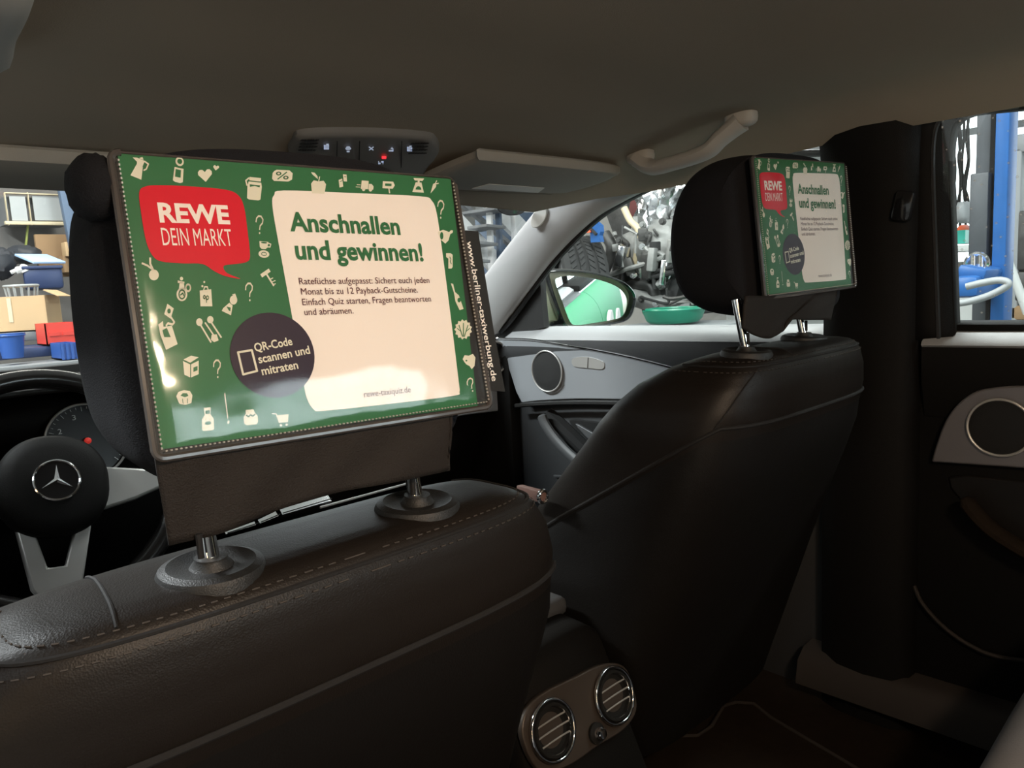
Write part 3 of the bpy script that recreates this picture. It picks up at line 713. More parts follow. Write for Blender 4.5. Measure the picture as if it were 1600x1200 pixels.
# ================================================================== ADVERT SLEEVES
PW, PH = .2628, .1962
def frame_of(c, lean, yaw, roll, sx=1., sz=1.):
    ex = Vector((math.cos(yaw), math.sin(yaw), 0)); nf = Vector((-math.sin(yaw), math.cos(yaw), 0))
    ez = Vector((0, 0, 1))*math.cos(lean)+nf*math.sin(lean)
    e2 = ex*math.cos(roll)+ez*math.sin(roll); z2 = -ex*math.sin(roll)+ez*math.cos(roll)
    n = e2.cross(z2)     # points to the viewer at the back of the car
    n = n if n.y < 0 else -n
    return (Vector(c), e2*sx, z2*sz, n)
F1 = frame_of((-.3978, .0006, .0006), .1961, -.0793, -.016)
F2 = frame_of((.4354, .0302, .0644), .0819, -.0849, .0251, .2598/PW, .199/PH)
def puv(px, py):
    c, ex, ez, n = F1; d = ray(px, py); p = CAM+d*((c-CAM).dot(n)/d.dot(n))-c
    return (p.dot(ex), p.dot(ez))
def ell(cx, cy, rx, ry, n=20, a0=0, a1=360): return [(cx+rx*math.cos(math.radians(a0+(a1-a0)*k/n)), cy+ry*math.sin(math.radians(a0+(a1-a0)*k/n))) for k in range(n if a1-a0 == 360 else n+1)]
def stroke(pts, w):
    out = []
    for (a, b), (c, d) in zip(pts, pts[1:]):
        L = math.hypot(c-a, d-b) or 1; nx, ny = -(d-b)/L*w/2, (c-a)/L*w/2; tx, ty = (c-a)/L*w*.25, (d-b)/L*w*.25
        out.append([(a+nx-tx, b+ny-ty), (c+nx+tx, d+ny+ty), (c-nx+tx, d-ny+ty), (a-nx-tx, b-ny-ty)])
    return out
def circ(cx, cy, r, w): return stroke(ell(cx, cy, r, r, 16)+[(cx+r, cy)], w)
I = {}
C = lambda *p: [(0, q) for q in p]
G = lambda *p: [(1, q) for q in p]
I['moka'] = C([(-.35, .15), (.35, .15), (.6, -1), (-.6, -1)], [(-.5, .75), (.35, .75), (.3, .1), (-.3, .1)], [(-.5, .75), (-.95, .62), (-.4, .4)], [(-.3, .78), (.2, .78), (0, 1)], *stroke([(.35, .7), (.8, .6), (.75, .1), (.55, -.1)], .14))
I['can'] = C(ell(0, .65, .5, .35), [(-.55, .15), (.55, .15), (.6, -.9), (.3, -1), (-.3, -1), (-.6, -.9)])+G(ell(0, .65, .3, .2), [(-.4, 0), (.25, 0), (.28, -.6), (-.4, -.6)])
I['heart'] = C([(0, -.9), (-.9, .15), (-.9, .55), (-.65, .85), (-.3, .85), (0, .5), (.3, .85), (.65, .85), (.9, .55), (.9, .15)])
I['jar'] = C([(-.65, .55), (.65, .55), (.75, .2), (.7, -.9), (.5, -1), (-.5, -1), (-.7, -.9), (-.75, .2)], [(-.6, .95), (.6, .95), (.6, .65), (-.6, .65)], *stroke([(-.65, .85), (-.95, .6), (-.8, .2)], .14))+G([(-.55, .3), (.55, .3), (.5, .12), (0, .2), (-.5, .08)])
I['tag'] = C([(-.85, .6), (-.65, .8), (.6, .8), (.95, .4), (.95, -.5), (.6, -.8), (-.8, -.8), (-1, -.5), (-1, .3)])+G(*circ(-.42, .25, .2, .13), *circ(.32, -.28, .2, .13), *stroke([(.35, .5), (-.45, -.55)], .13))
I['apple'] = C([(-.15, .3), (-.6, .35), (-.9, 0), (-.75, -1), (.75, -1), (.9, 0), (.6, .35), (.15, .3), (0, .2)], [(-.1, .5), (-.75, .95), (-.95, 1.2), (-.5, 1.15), (-.15, .8)], *stroke([(0, .2), (.1, .75)], .12))
I['cards'] = C([(-.8, .2), (-.1, .35), (0, -.9), (-.75, -1)], [(.1, 1), (.8, .9), (.8, -.2), (.15, -.1)])+G(*stroke([(-.6, -.1), (-.2, 0)], .1), *stroke([(.3, .6), (.6, .55)], .1))
I['truck'] = C([(-.5, .8), (.35, .8), (.35, -.5), (-.5, -.5)], [(.4, .35), (.75, .35), (1, 0), (1, -.5), (.4, -.5)], ell(-.15, -.55, .2, .28, 12), ell(.68, -.55, .2, .28, 12), *stroke([(-1, .1), (-.6, .1)], .1), *stroke([(-1.1, -.25), (-.6, -.25)], .1))
I['sign'] = C([(-.9, .8), (.7, .8), (1, .25), (.7, -.3), (-.9, -.3)], *stroke([(.1, -.3), (.25, -1)], .18))+G([(-.55, .45), (.45, .45), (.45, .05), (-.55, .05)])
I['scale'] = C([(-.85, 1), (.85, 1), (.6, .65), (-.6, .65)], [(-.45, .4), (.45, .4), (.9, -1), (-.9, -1)], [(-.15, .65), (.15, .65), (.15, .4), (-.15, .4)])+G(ell(0, -.65, .45, .5, 14, 0, 180))
I['carrot'] = C([(-.9, -1), (-.3, .5), (.1, .65), (.4, .3), (.3, 0)], *stroke([(.2, .5), (.9, .6)], .18), *stroke([(.15, .5), (.5, 1)], .18))
I['q'] = C(*stroke([(-.7, .35), (-.6, .75), (-.2, 1), (.3, .95), (.65, .6), (.55, .2), (.1, -.1), (0, -.5)], .2), ell(0, -.9, .14, .12, 10))
I['cup'] = C([(-.9, 1), (.5, 1), (.4, .3), (.1, .1), (-.5, .1), (-.8, .3)], ell(-.1, -.5, .85, .45), *stroke([(.45, .85), (.9, .75), (.8, .4), (.45, .4)], .14))+G(ell(-.2, .85, .5, .1, 12), *stroke(ell(-.1, -.5, .4, .2)+[(.3, -.5)], .08))
I['mallet'] = C([(-1, .35), (.1, 1), (.35, .65), (-.75, 0)], *stroke([(-.2, .4), (.75, -.9)], .2), *stroke([(.3, -.2), (.65, -.05)], .1), *stroke([(.5, -.5), (.95, -.35)], .1), *stroke([(.6, -.8), (1, -.7)], .1))
I['radish'] = C(ell(.4, -.5, .55, .5), *stroke([(.3, -.1), (-.1, .5), (-.15, 1)], .22), *stroke([(.2, 0), (-.4, .3), (-1, .45)], .18))
I['jug'] = C(ell(-.1, -.45, .65, .55), [(-.35, .6), (.1, .6), (.3, -.2), (-.5, -.2)], ell(-.15, .85, .2, .16, 10), [(-.6, .7), (.2, .6), (.2, .45), (-.6, .5)], *circ(.65, .1, .28, .16))+G(*circ(-.1, -.45, .36, .12), *stroke([(-.3, -.5), (0, -.35), (.1, -.55)], .12))
I['bag'] = C([(-.8, .3), (.7, .4), (.85, -1), (-.7, -1)], ell(-.45, .65, .14, .1, 8), ell(-.2, 1, .12, .1, 8), *stroke([(-.3, .3), (-.15, .6), (.2, .6), (.3, .35)], .12))+G(*circ(-.2, -.25, .13, .09), *circ(.2, -.3, .15, .09), *stroke([(.06, -.3), (.06, -.7)], .09))
I['bottle2'] = C(ell(.4, .4, .45, .42), [(.2, .9), (.6, 1), (.8, .6)], [(-.1, .15), (.3, -.1), (.1, -1), (-1, -.6), (-.85, -.35)])+G([(-.45, -.2), (.05, -.3), (0, -.65), (-.2, -.55)])
I['teabag'] = C([(-.2, 1), (.3, .8), (.05, .35), (-.45, .55)], [(-.75, -.35), (-.5, 0), (.15, .05), (.6, -.75), (-.3, -1)], [(-.9, .1), (-.55, .25), (-.5, 0), (-.75, -.35)], *stroke([(.1, .4), (.35, .2), (.2, .1), (-.15, .15), (-.3, .05)], .1))+G([(-.6, -.15), (-.25, -.05), (.05, -.45), (-.45, -.45)], ell(-.08, .68, .14, .11, 10))
I['spoons'] = C(ell(-.75, .65, .25, .32), *stroke([(-.65, .4), (.15, -1)], .13), ell(.1, .85, .25, .3), *stroke([(.2, .6), (.95, -.6)], .13), *stroke([(-.3, .6), (.35, -.4)], .12), [(.2, -.4), (.6, -.35), (.75, -.85), (.4, -1), (.15, -.8)])
I['carton'] = C([(-.9, .5), (-.1, .2), (-.1, -1), (-.75, -.75)], [(0, .2), (.85, .55), (.85, -.7), (0, -1)], [(-.85, .65), (0, 1), (.85, .85), (-.1, .35)])+G([(.25, -.1), (.7, .05), (.7, -.35), (.25, -.5)])
I['muffin'] = C([(-1, .2), (-.7, .75), (0, .95), (.7, .75), (.95, .2), (.75, -.8), (0, -1), (-.7, -.8)])+G([(-.5, .25), (-.2, .55), (.3, .5), (.45, .15), (0, 0)], *stroke([(-.3, -.2), (-.25, -.8)], .08), *stroke([(.3, -.2), (.25, -.8)], .08))
I['milk'] = C([(-.5, 1), (.5, 1), (.4, .4), (.85, 0), (.85, -.9), (.6, -1), (-.6, -1), (-.85, -.9), (-.85, 0), (-.4, .4)])+G(ell(0, -.35, .45, .16), [(-.35, .75), (.35, .75), (.3, .45), (-.3, .45)])
I['stick'] = C(*stroke([(-.3, 1), (.3, -.6)], .22), ell(.45, -.92, .3, .1, 10))
I['honey'] = C([(-.6, 1), (.5, 1), (.65, .5), (1, .1), (1, -.7), (.7, -1), (-.7, -1), (-1, -.7), (-1, .1), (-.65, .5)])+G(*stroke([(-.6, .3), (-.3, .1), (0, .3), (.3, .1), (.6, .3)], .18))
I['cart'] = C([(-.55, .6), (1, .6), (.8, -.5), (-.3, -.5)], *stroke([(-1.1, .9), (-.6, .8), (-.3, -.5)], .15), ell(-.15, -.85, .17, .17, 10), ell(.6, -.85, .17, .17, 10))
I['ham'] = C([(-1, .5), (-.3, .8), (.5, .5), (.75, .75), (1, .7), (.95, .4), (.65, .25), (.4, -.6), (0, -1), (-.6, -.5)])+G(ell(-.5, 0, .22, .5, 14))
I['mug'] = C([(-.8, 1), (.3, 1), (.9, .8), (.9, -.8), (.6, -1), (-.2, -1), (-.2, .3), (-.8, .5)])+G(*stroke([(.1, .5), (.4, .2), (.2, -.1), (.5, -.4)], .15))
I['wine'] = C([(-.95, 1), (-.65, .95), (-.4, .35), (.1, .1), (.7, -.9), (.2, -1), (-.35, -.35), (-.55, .3)])+G(ell(.1, -.25, .22, .18, 12))
I['lettuce'] = C([(math.cos(2*math.pi*k/26)*(1 if k % 2 else .82), math.sin(2*math.pi*k/26)*(1 if k % 2 else .82)) for k in range(26)])+G(*stroke([(-.1, -.7), (-.5, .4)], .09), *stroke([(0, -.7), (0, .6)], .09), *stroke([(.1, -.7), (.5, .4)], .09), *stroke([(-.3, -.2), (-.7, .1)], .07), *stroke([(.3, -.2), (.7, .1)], .07))
I['bread'] = C([(-1, .3), (-.7, .8), (0, .75), (.6, 1), (1, .5), (.85, -.6), (.4, -1), (.1, -.6), (-.4, -.4), (-.7, -.1)])+G(ell(-.45, .1, .15, .12, 10))
ICONS = [('moka', 217, 262, 15, 17, 20), ('can', 279, 266, 13, 20, 8), ('heart', 320, 275, 12, 11, -5), ('heart', 337, 263, 5, 4.5, 8), ('jar', 397, 295, 15, 18, 5), ('tag', 441, 275, 16, 11, 4), ('apple', 497, 288, 13, 15, 2),
         ('cards', 535, 283, 8, 10, -5), ('truck', 570, 291, 13, 10, 5), ('sign', 606, 292, 10, 10, 3), ('scale', 653, 290, 10, 11, 3), ('carrot', 678, 293, 7, 10, 0), ('q', 405, 352, 8, 14, 0), ('cup', 413, 391, 10, 13, 4),
         ('mallet', 418, 434, 12, 14, 0), ('q', 389, 457, 8, 14, -6), ('radish', 235, 421, 14, 17, 5), ('jug', 285, 452, 13, 19, 0), ('bag', 321, 460, 12, 19, 0), ('bottle2', 359, 476, 13, 17, 0), ('teabag', 265, 511, 20, 36, 0),
         ('spoons', 326, 516, 20, 19, 0), ('carton', 298, 573, 14, 17, 0), ('q', 339, 577, 8, 14, -6), ('muffin', 288, 621, 13, 12, -4), ('milk', 324, 655, 11, 18, -4), ('stick', 353, 639, 6, 24, -6), ('honey', 391, 652, 11, 12, -6),
         ('cart', 439, 655, 12, 11, -6), ('q', 688, 328, 7, 14, 2), ('ham', 695, 369, 12, 12, 0), ('mug', 701, 408, 6, 12, 0), ('wine', 715, 464, 12, 21, 0), ('lettuce', 723, 515, 14, 16, 0), ('bread', 732, 565, 10, 12, 0), ('q', 735, 602, 7, 11, -25)]
TEXTS = [('REWE', (249, 347), (359, 350), 29, 'print_cream', .035, 'logo_text'), ('DEIN MARKT', (254, 384), (363, 385), 28, 'print_cream', -.002, 'logo_text'),
         ('Anschnallen', (453, 361), (625, 367), 29, 'print_green', .028, 'headline'), ('und gewinnen!', (462, 405), (661, 408), 30, 'print_green', .028, 'headline'),
         ('Ratef\u00fcchse aufgepasst: Sichert euch jeden', (467, 445), (670, 442.5), 10.5, 'print_text', 0, 'body_text'), ('Monat bis zu 12 Payback-Gutscheine.', (470, 461), (652, 457.5), 10.5, 'print_text', 0, 'body_text'),
         ('Einfach Quiz starten, Fragen beantworten', (472, 477.5), (672.5, 471.5), 10.5, 'print_text', 0, 'body_text'), ('und abr\u00e4umen.', (475, 493), (551.5, 490.3), 10.5, 'print_text', 0, 'body_text'),
         ('rewe-taxiquiz.de', (568, 621), (641, 613), 10, 'print_text', 0, 'web_text'),
         ('QR-Code', (398, 550), (456.5, 539), 13, 'print_icon', .02, 'badge_text'), ('scannen und', (404, 568), (484, 552.5), 13, 'print_icon', .02, 'badge_text'), ('mitraten', (409, 586.5), (465.5, 576), 13, 'print_icon', .02, 'badge_text')]
def sleeve(F, label, filmmat, strip):
    c, ex, ez, n = F
    P3 = lambda u, v, h=0.: c+ex*u+ez*v+n*h
    base = P3(0, -PH/2); t = thing('advert_sleeve', base, label, 'advert', 'headrest adverts')
    w, h = PW/2, PH/2
    def rr(w_, h_, r, k=5):
        out = []
        for cx_, cy_, a0 in ((w_-r, h_-r, 0), (-w_+r, h_-r, 90), (-w_+r, -h_+r, 180), (w_-r, -h_+r, 270)):
            out += [(cx_+r*math.cos(math.radians(a0+90*i/k)), cy_+r*math.sin(math.radians(a0+90*i/k))) for i in range(k+1)]
        return out
    MB().prism([P3(u, v, -.004) for u, v in rr(w-.001, h-.001, .006)], n*.003).build('backing', 'sleeve_black', t)
    out = rr(w-.0018, h-.0018, .006)     # starts at the right end of the top edge and runs over the top first
    path = out[6:]+out[:1]
    MB().tube([P3(u, v, .0005) for u, v in path], .0024, 8).build('rim', 'sleeve_rim', t)
    MB().tube([P3(u, v, .0005) for u, v in out[:7]], .0009, 6).build('open_edge', 'sleeve_rim', t)
    # paper and print, each piece a hair above the one below
    pc = [puv(183, 237), puv(704, 280), puv(746, 634), puv(252, 702)]
    paper = MB().prism([P3(u, v, .0003) for u, v in pc], -n*.0006).build('poster', 'print_green', t, smooth=False)
    flat = lambda name, pts, mt, lift, par=None: MB().add([P3(u, v, lift) for u, v in pts], [list(range(len(pts)))]).build(name, mt, par or paper, smooth=False)
    pxs = lambda L, k=5, cl=True: [puv(p.x, p.y) for p in spline([Vector((a, b, 0)) for a, b in L], k, cl)]
    bub = [(217, 302), (227, 292), (250, 290), (300, 292), (352, 297), (372, 306), (381, 325), (386, 360), (390, 400), (384, 410), (366, 413), (349, 416), (354, 427), (375, 436), (352, 432), (334, 424), (316, 413), (285, 412), (252, 409), (238, 400), (228, 378), (221, 340)]
    flat('speech_bubble', pxs(bub, 4), 'print_red', .0008)
    card = [(425, 320), (428, 305), (443, 298), (550, 302), (655, 307), (674, 314), (682, 335), (690, 390), (703, 490), (716, 596), (717, 612), (706, 619), (600, 632), (505, 642), (490, 640), (480, 625), (474, 600), (455, 490), (432, 365)]
    flat('text_card', pxs(card, 4), 'print_cream', .0006)
    u0, v0 = puv(427, 555); ru = (puv(493, 555)[0]-puv(361, 555)[0])/2
    flat('round_badge', ell(u0, v0, ru, ru*1.0, 48), 'print_plum', .0009)
    for nm, px, py, sx, sy, rot in ICONS:
        m = MB(); ca, sa = math.cos(math.radians(-rot)), math.sin(math.radians(-rot))
        for lay, pl in I[nm]:
            pts = [puv(px+(a*ca-b*sa)*sx, py-(a*sa+b*ca)*sy) for a, b in pl]
            m.add([P3(u, v, .0008+.0003*lay) for u, v in pts], [list(range(len(pts)))], lay)
        m.build({'q': 'question_mark'}.get(nm, 'food_icon' if nm in ('can', 'jar', 'apple', 'carrot', 'radish', 'jug', 'muffin', 'milk', 'honey', 'ham', 'lettuce', 'bread') else 'shop_icon'), ['print_icon', 'print_green'], paper, smooth=False)
    for txt, a, b, ch, mt, bold, nm in TEXTS:
        A = Vector(puv(*a)); B = Vector(puv(*b)); d = (B-A); L = d.length; d.normalize()
        hh = Vector(puv(*a))-Vector(puv(a[0], a[1]-ch)); cap = abs(hh.y)
        exx = ex*d.x+ez*d.y; eyy = ez*d.x-ex*d.y
        text_at(nm, txt, P3(A.x, A.y, .0012), exx, eyy, L, cap, mt, paper, bold)
    ph = [puv(371, 551), puv(392.5, 547.5), puv(400.7, 580), puv(379, 585.5)]
    m = MB()
    for a, b in zip(ph, ph[1:]+ph[:1]): m.add([P3(u, v, .0012) for u, v in stroke([a, b], .0014)[0]], [[0, 1, 2, 3]])
    m.build('phone_icon', 'print_icon', paper, smooth=False)
    # clear film: nearly flat, swelling a little towards the bottom edge
    g = []
    for j in range(31):
        v = j/30; g.append([])
        for i in range(41):
            u = i/40; uu, vv = (u-.5)*2*(w-.002), (v-.5)*2*(h-.002)
            edge = min(1, min(u, 1-u)/.03, min(v, 1-v)/.03)
            low = math.exp(-((v-.22)/.14)**2)
            g[-1].append(P3(uu, vv, .0018*edge**.5+.0016+.0022*low*math.sin(math.pi*u)**.6+.0004*math.sin(u*9+v*4)))
    MB().sheet(g).build('clear_film', filmmat, t, angle=80)
    dots = MB()
    for v, k in ((-h+.0058, 0), (1, 1), (1, 2)):
        if k == 0:
            for i in range(86): dots.box(P3(-w+.008+(2*w-.016)*i/85, -h+.0062, .0036), (.0012, .0012, .0008))
        else:
            for i in range(64): dots.box(P3((-w+.0055)*(1 if k == 1 else -1), -h+.008+(2*h-.016)*i/63, .0036), (.0009, .0012, .0012))
    tag(dots.build('weld_dots', 'sleeve_dot', t, smooth=False), kind='stuff')
    if strip:
        cp = lambda px, py, hh: (lambda d: CAM+d*(((c-n*hh)-CAM).dot(n)/d.dot(n)))(ray(px, py))
        q = [cp(720, 360, .006), cp(746, 362, .006), cp(758, 440, .006), cp(770, 515, .0065), (cp(788, 612, .007)), cp(752, 610, .006), cp(735, 470, .006)]
        sp_ = MB().prism(q, n*.0012).build('web_strip', 'label_black', t, smooth=False)
        A, B = cp(729, 377, .0045), cp(769, 596, .0045); dd = (B-A); L = dd.length; dd.normalize(); ee = -dd.cross(n); ee = ee if ee.x > 0 else -ee
        text_at('web_text', 'www.berliner-taxiwerbung.de', A, dd, ee, L, .0058, 'label_white', sp_, .012)
    return t
sleeve(F1, 'large green supermarket quiz advert in a clear sleeve on the driver headrest', 'film', True)
sleeve(F2, 'smaller looking green supermarket quiz advert in a clear sleeve on the passenger headrest', 'old_film', False)

# ================================================================== REAR OF THE CENTRE CONSOLE
cs = thing('centre_console', (.02, .3, -.84), 'dark rear centre console with two round chrome air vents', 'console')
ft = Vector((0, .34, 1)).normalized(); fn = Vector((0, -1, .34)).normalized()     # face leans
fc = at(905, 1115, y=.165)
def fp(px, py, h=0.):
    d = ray(px, py); return CAM+d*((fc-CAM).dot(fn)/d.dot(fn))+fn*h
V1, V2 = fp(856, 1140), fp(952, 1086)
mid = (V1+V2)/2
body = [(-.108, .062), (-.092, .078), (-.05, .090), (.05, .092), (.078, .082), (.090, .062), (.094, -.02), (.095, -.26), (-.115, -.26), (-.113, -.02)]
bs = spline([Vector((a, b, 0)) for a, b in body], 4, True)
rg = []
for dy, k, dz, ln in ((0, .965, -.002, .34), (.006, .99, 0, .34), (.02, 1.0, 0, .34), (.10, 1.0, .004, .25), (.45, 1.0, .012, 0), (.66, .98, .010, 0)):
    rg.append([mid+Vector((p.x*k, dy+.008+ln*p.y, p.y*k+dz)) for p in bs])
MB().loft(rg).build('console_body', 'soft_black', cs)
fpn = [(835, 1200), (812, 1150), (818, 1110), (845, 1082), (893, 1058), (930, 1040), (958, 1036), (975, 1046), (986, 1075), (990, 1110), (970, 1140), (930, 1165), (895, 1190), (865, 1203)]
MB().prism(spline([fp(a, b, .006) for a, b in fpn], 4, True), fn*-.010).build('face_plate', 'brown_metal', cs, bev=.002)
for V in (V1, V2):
    ax = Vector((1, 0, 0)); ay = ft
    vt = MB().lathe(V+fn*.0085, fn, [(.035, -.004), (.033, .006), (.030, .006), (.028, -.002), (.004, -.004)], 40).build('air_vent', 'void_black', cs)
    MB().ring(V+fn*.011, ax, ay, (.0375), .0028, 56, 10).build('outer_ring', 'chrome', vt)
    MB().ring(V+fn*.012, ax, ay, .0310, .0019, 56, 8).build('inner_ring', 'chrome', vt)
    for k in (-1, 0, 1):
        y = k*.0125; L = math.sqrt(.030**2-y*y)*.96
        MB().tube([V+fn*(.011+.003*(1-(i/6-1)**2))+ax*L*(i/6-1)+ay*(y+.002*(1-(i/6-1)**2)) for i in range(13)], .0012, 6).build('slat', 'satin_silver', vt)
kc = fp(925, 1145, .007)
kb = MB().lathe(kc, fn, [(.014, 0), (.014, .004), (.010, .004)], 24).build('knob_seat', 'void_black', cs)
MB().lathe(kc, fn, [(.0085, 0), (.0085, .012), (.0065, .015), (.002, .0155)], 24).build('knob', 'chrome', kb)
MB().box(kc+fn*.016, (.003, .004, .014), None, .001).build('knob_grip', 'black_plastic', kb)
# padded lid of the armrest
ld = [at(px, py, z=mid.z+.104) for px, py in [(800, 985), (826, 975), (850, 985), (930, 1014), (945, 1022), (925, 1026), (880, 1035), (838, 1050), (800, 1075)]]
MB().box((mid.x-.058, mid.y+.27, mid.z+.098), (.108, .36, .03), None, .012, seg=3).build('armrest_lid', 'door_mid', cs)
MB().box((mid.x+.045, mid.y+.27, mid.z+.098), (.084, .36, .03), None, .012, seg=3).build('armrest_lid', 'door_mid', cs)

# ================================================================== REAR BENCH, MAT
rb = thing('rear_seat', (.1, -.6, -.84), 'grey lit rear seat cushion edge in the lower right corner', 'car seat')
pf = spline([Vector((0, -.95, -.80)), Vector((0, -.36, -.80)), Vector((0, -.305, -.70)), Vector((0, -.285, -.56)), Vector((0, -.295, -.485)), Vector((0, -.345, -.452)), Vector((0, -.44, -.46)), Vector((0, -.95, -.53))], 4, True)
MB().loft([[Vector((x, p.y+dy, p.z+dz)) for p in pf] for x, dy, dz in ((-.10, -.10, -.06), (-.07, -.03, -.015), (-.02, -.005, 0), (.25, 0, 0), (.60, 0, 0), (.66, -.04, -.02))]).build('cushion', 'rear_leather_lit', rb)
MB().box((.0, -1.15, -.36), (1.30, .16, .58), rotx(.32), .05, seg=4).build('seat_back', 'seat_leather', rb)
MB().box((-.36, -.72, -.64), (.46, .5, .30), None, .05, seg=4).build('cushion', 'rear_leather_lit', rb)
mt_ = thing('floor_mat', (.4, .1, -.84), 'dark brown carpet floor mat with a raised hem on the rear floor', 'mat')
mo = [at(px, py, z=-.833) for px, py in [(960, 1200), (985, 1152), (1090, 1150), (1112, 1135), (1130, 1104), (1150, 1098), (1178, 1100), (1205, 1122), (1330, 1196), (1420, 1250), (1300, 1400), (960, 1330)]]
mo = [Vector((min(p.x, .64), p.y, p.z)) for p in mo]
MB().prism(mo, (0, 0, -.007)).build('carpet', 'carpet', mt_, smooth=False)
MB().tube(mo+[mo[0]], .004, 6).build('hem', 'carpet_edge', mt_)

# added unseen roof lamp behind the camera, warms the adverts and seat backs
rl = thing('added_roof_lamp', (-.47, -.80, roof_z(.47, -.80)-.002), 'added unseen warm lamp in the headliner behind the adverts', 'lamp')
mat('warm_lens', (1, .8, .6), .5, emit=(1., .72, .48), estr=9.)
MB().box((-.47, -.80, roof_z(.47, -.80)-.008), (.20, .09, .014), None, .005).build('lamp_body', 'console_grey', rl)
MB().box((-.47, -.80, roof_z(.47, -.80)-.017), (.15, .06, .006), None, .002).build('lens', 'warm_lens', rl)
lp = bpy.data.lights.new('added_roof_lamp_light', 'AREA'); lp.shape = 'RECTANGLE'; lp.size = .15; lp.size_y = .06; lp.energy = 9.6; lp.color = (1., .75, .53)
lo = bpy.data.objects.new('added_roof_lamp_light', lp); COL.objects.link(lo); lo.location = (-.47, -.80, roof_z(.47, -.80)-.024)
lo.rotation_euler = Vector((.35, .75, -1)).to_track_quat('-Z', 'Y').to_euler()

# ================================================================== SIDE MIRROR AND OUTER SKIN
fprof = spline([(.792, -.125, 0), (.835, -.140, 0), (.880, -.20, 0), (.905, -.34, 0), (.900, -.56, 0), (.875, -.80, 0), (.80, -.86, 0)], 4, False)
def skin(y0, y1, mt, nm, par=None):
    return MB().loft([[Vector((p.x, y, p.y)) for p in fprof] for y in (y0, y1)], True, True).build(nm, mt, par)
sk1 = skin(-.03, 1.06, 'car_green', 'outer_skin', d1); sk2 = skin(-.96, -.036, 'car_green', 'outer_skin', d2)
for par, (y, z, r) in ((sk1, (.62, -.33, .10)), (sk1, (.36, -.50, .13)), (sk2, (-.25, -.36, .13)), (sk2, (-.62, -.42, .15))):
    xo = .908; MB().lathe((xo-.004, y, z), (1, 0, 0), [(r, -.01), (r, .004), (.01, .005)], 32).build('print_patch', 'car_white', par)
MB().tube([(.800, -.95, -.128), (.800, 1.0, -.128)], .006, 8).build('belt_moulding', 'chrome', sk1)
struct(skin(-2.3, -.966, 'cream_paint', 'wall_rear_fender'), 'cream rear fender of the car')
Mc = at(925, 468, x=.955); mn = Vector((-.475, -.879, -.049)).normalized()
def mp(px, py, h=0.):
    d = ray(px, py); return CAM+d*((Mc-CAM).dot(mn)/d.dot(mn))+mn*h
sm_ = thing('side_mirror', mp(880, 512), 'black and cream door mirror outside the front passenger window', 'mirror')
gl = [(868, 441), (873, 434), (890, 431), (930, 436), (962, 447), (977, 462), (979, 478), (972, 494), (955, 500), (925, 505), (902, 508), (891, 503), (880, 475)]
fo = [(853, 430), (862, 422), (900, 422), (940, 428), (975, 441), (992, 460), (990, 482), (979, 500), (950, 508), (905, 516), (884, 512), (870, 484)]
GL = spline([mp(a, b, .0) for a, b in gl], 4, True); FO = spline([mp(a, b, .004) for a, b in fo], 4, True); fcx = sum(FO, Vector())/len(FO)
gi_ = spline([mp(a, b, .003) for a, b in gl], 4, True)
MB().prism(GL, mn*-.004).build('mirror_glass', 'mirror_glass', sm_, smooth=False)
gcx = sum(GL, Vector())/len(GL)
hs = MB().loft([[gcx+(p-gcx)*k-mn*h for p in [FO[int(i*len(FO)/48)] for i in range(48)]] for h, k in ((-.001, .93), (-.006, .97), (-.002, 1.0), (.02, 1.02), (.05, 1.0))], True, False).build('mirror_frame', 'mirror_housing', sm_)
MB().loft([[gcx+(p-gcx)*k-mn*h for p in [FO[int(i*len(FO)/48)] for i in range(48)]] for h, k in ((.048, 1.005), (.07, .98), (.10, .88), (.125, .66), (.135, .3))], True, True).build('mirror_shell', 'cream_paint', sm_)
MB().tube([mp(884, 512, -.03), mp(866, 512, -.03), Vector((.80, mp(862, 516).y-.02, -.125))], [.016, .018, .022], 12).build('mirror_foot', 'mirror_housing', sm_)

MB().prism([mp(a, b, -.03) for a, b in [(843, 436), (853, 425), (862, 450), (872, 490), (880, 508), (852, 504), (848, 470)]], mn*-.05).build('mirror_arm_cover', 'cream_paint', sm_, bev=.006)
# ================================================================== GARAGE THINGS
mat('wood', (.52, .36, .20), .6, var=.25, vscale=20)
mat('pale_wood', (.66, .56, .38), .6, var=.2, vscale=12)
mat('cardboard', (.58, .40, .22), .85, var=.1, vscale=6)
mat('cardboard_dark', (.30, .19, .10), .9, var=.15, vscale=6)
mat('dark_bag', (.030, .034, .042), .55, bump=.6, bscale=30)
mat('blue_plastic', (.030, .10, .36), .4)
mat('navy_plastic', (.022, .040, .11), .45)
mat('lightblue_paper', (.42, .60, .85), .6)
mat('red_plastic', (.75, .055, .035), .4)
mat('white_cloth', (.75, .76, .76), .8)
mat('olive', (.26, .30, .07), .6)
mat('post_blue_grey', (.10, .15, .23), .5)
mat('lift_blue', (.016, .095, .30), .4, var=.2, vscale=14)
mat('lift_grey', (.05, .055, .063), .5, var=.3, vscale=10)
mat('teal_plastic', (.05, .42, .34), .35)
mat('green_tub', (.012, .20, .12), .35)
mat('orange_red', (.85, .15, .06), .5)
mat('cast_metal', (.30, .30, .29), .58, .35, bump=1.0, bscale=30, var=.95, vscale=9)
mat('foil', (.78, .79, .80), .22, 1., bump=1., bscale=26)
mat('grimy_steel', (.075, .073, .070), .5, .5, bump=.6, bscale=50, var=.6, vscale=25)
mat('rust_red', (.13, .03, .028), .7)
mat('cream_hose', (.72, .60, .40), .5)
mat('bench_grey', (.20, .21, .215), .6)
mat('clear_bin', (.38, .40, .40), .25)
mat('stair_white', (.86, .87, .87), .5)
mat('stair_grey', (.24, .25, .26), .5)
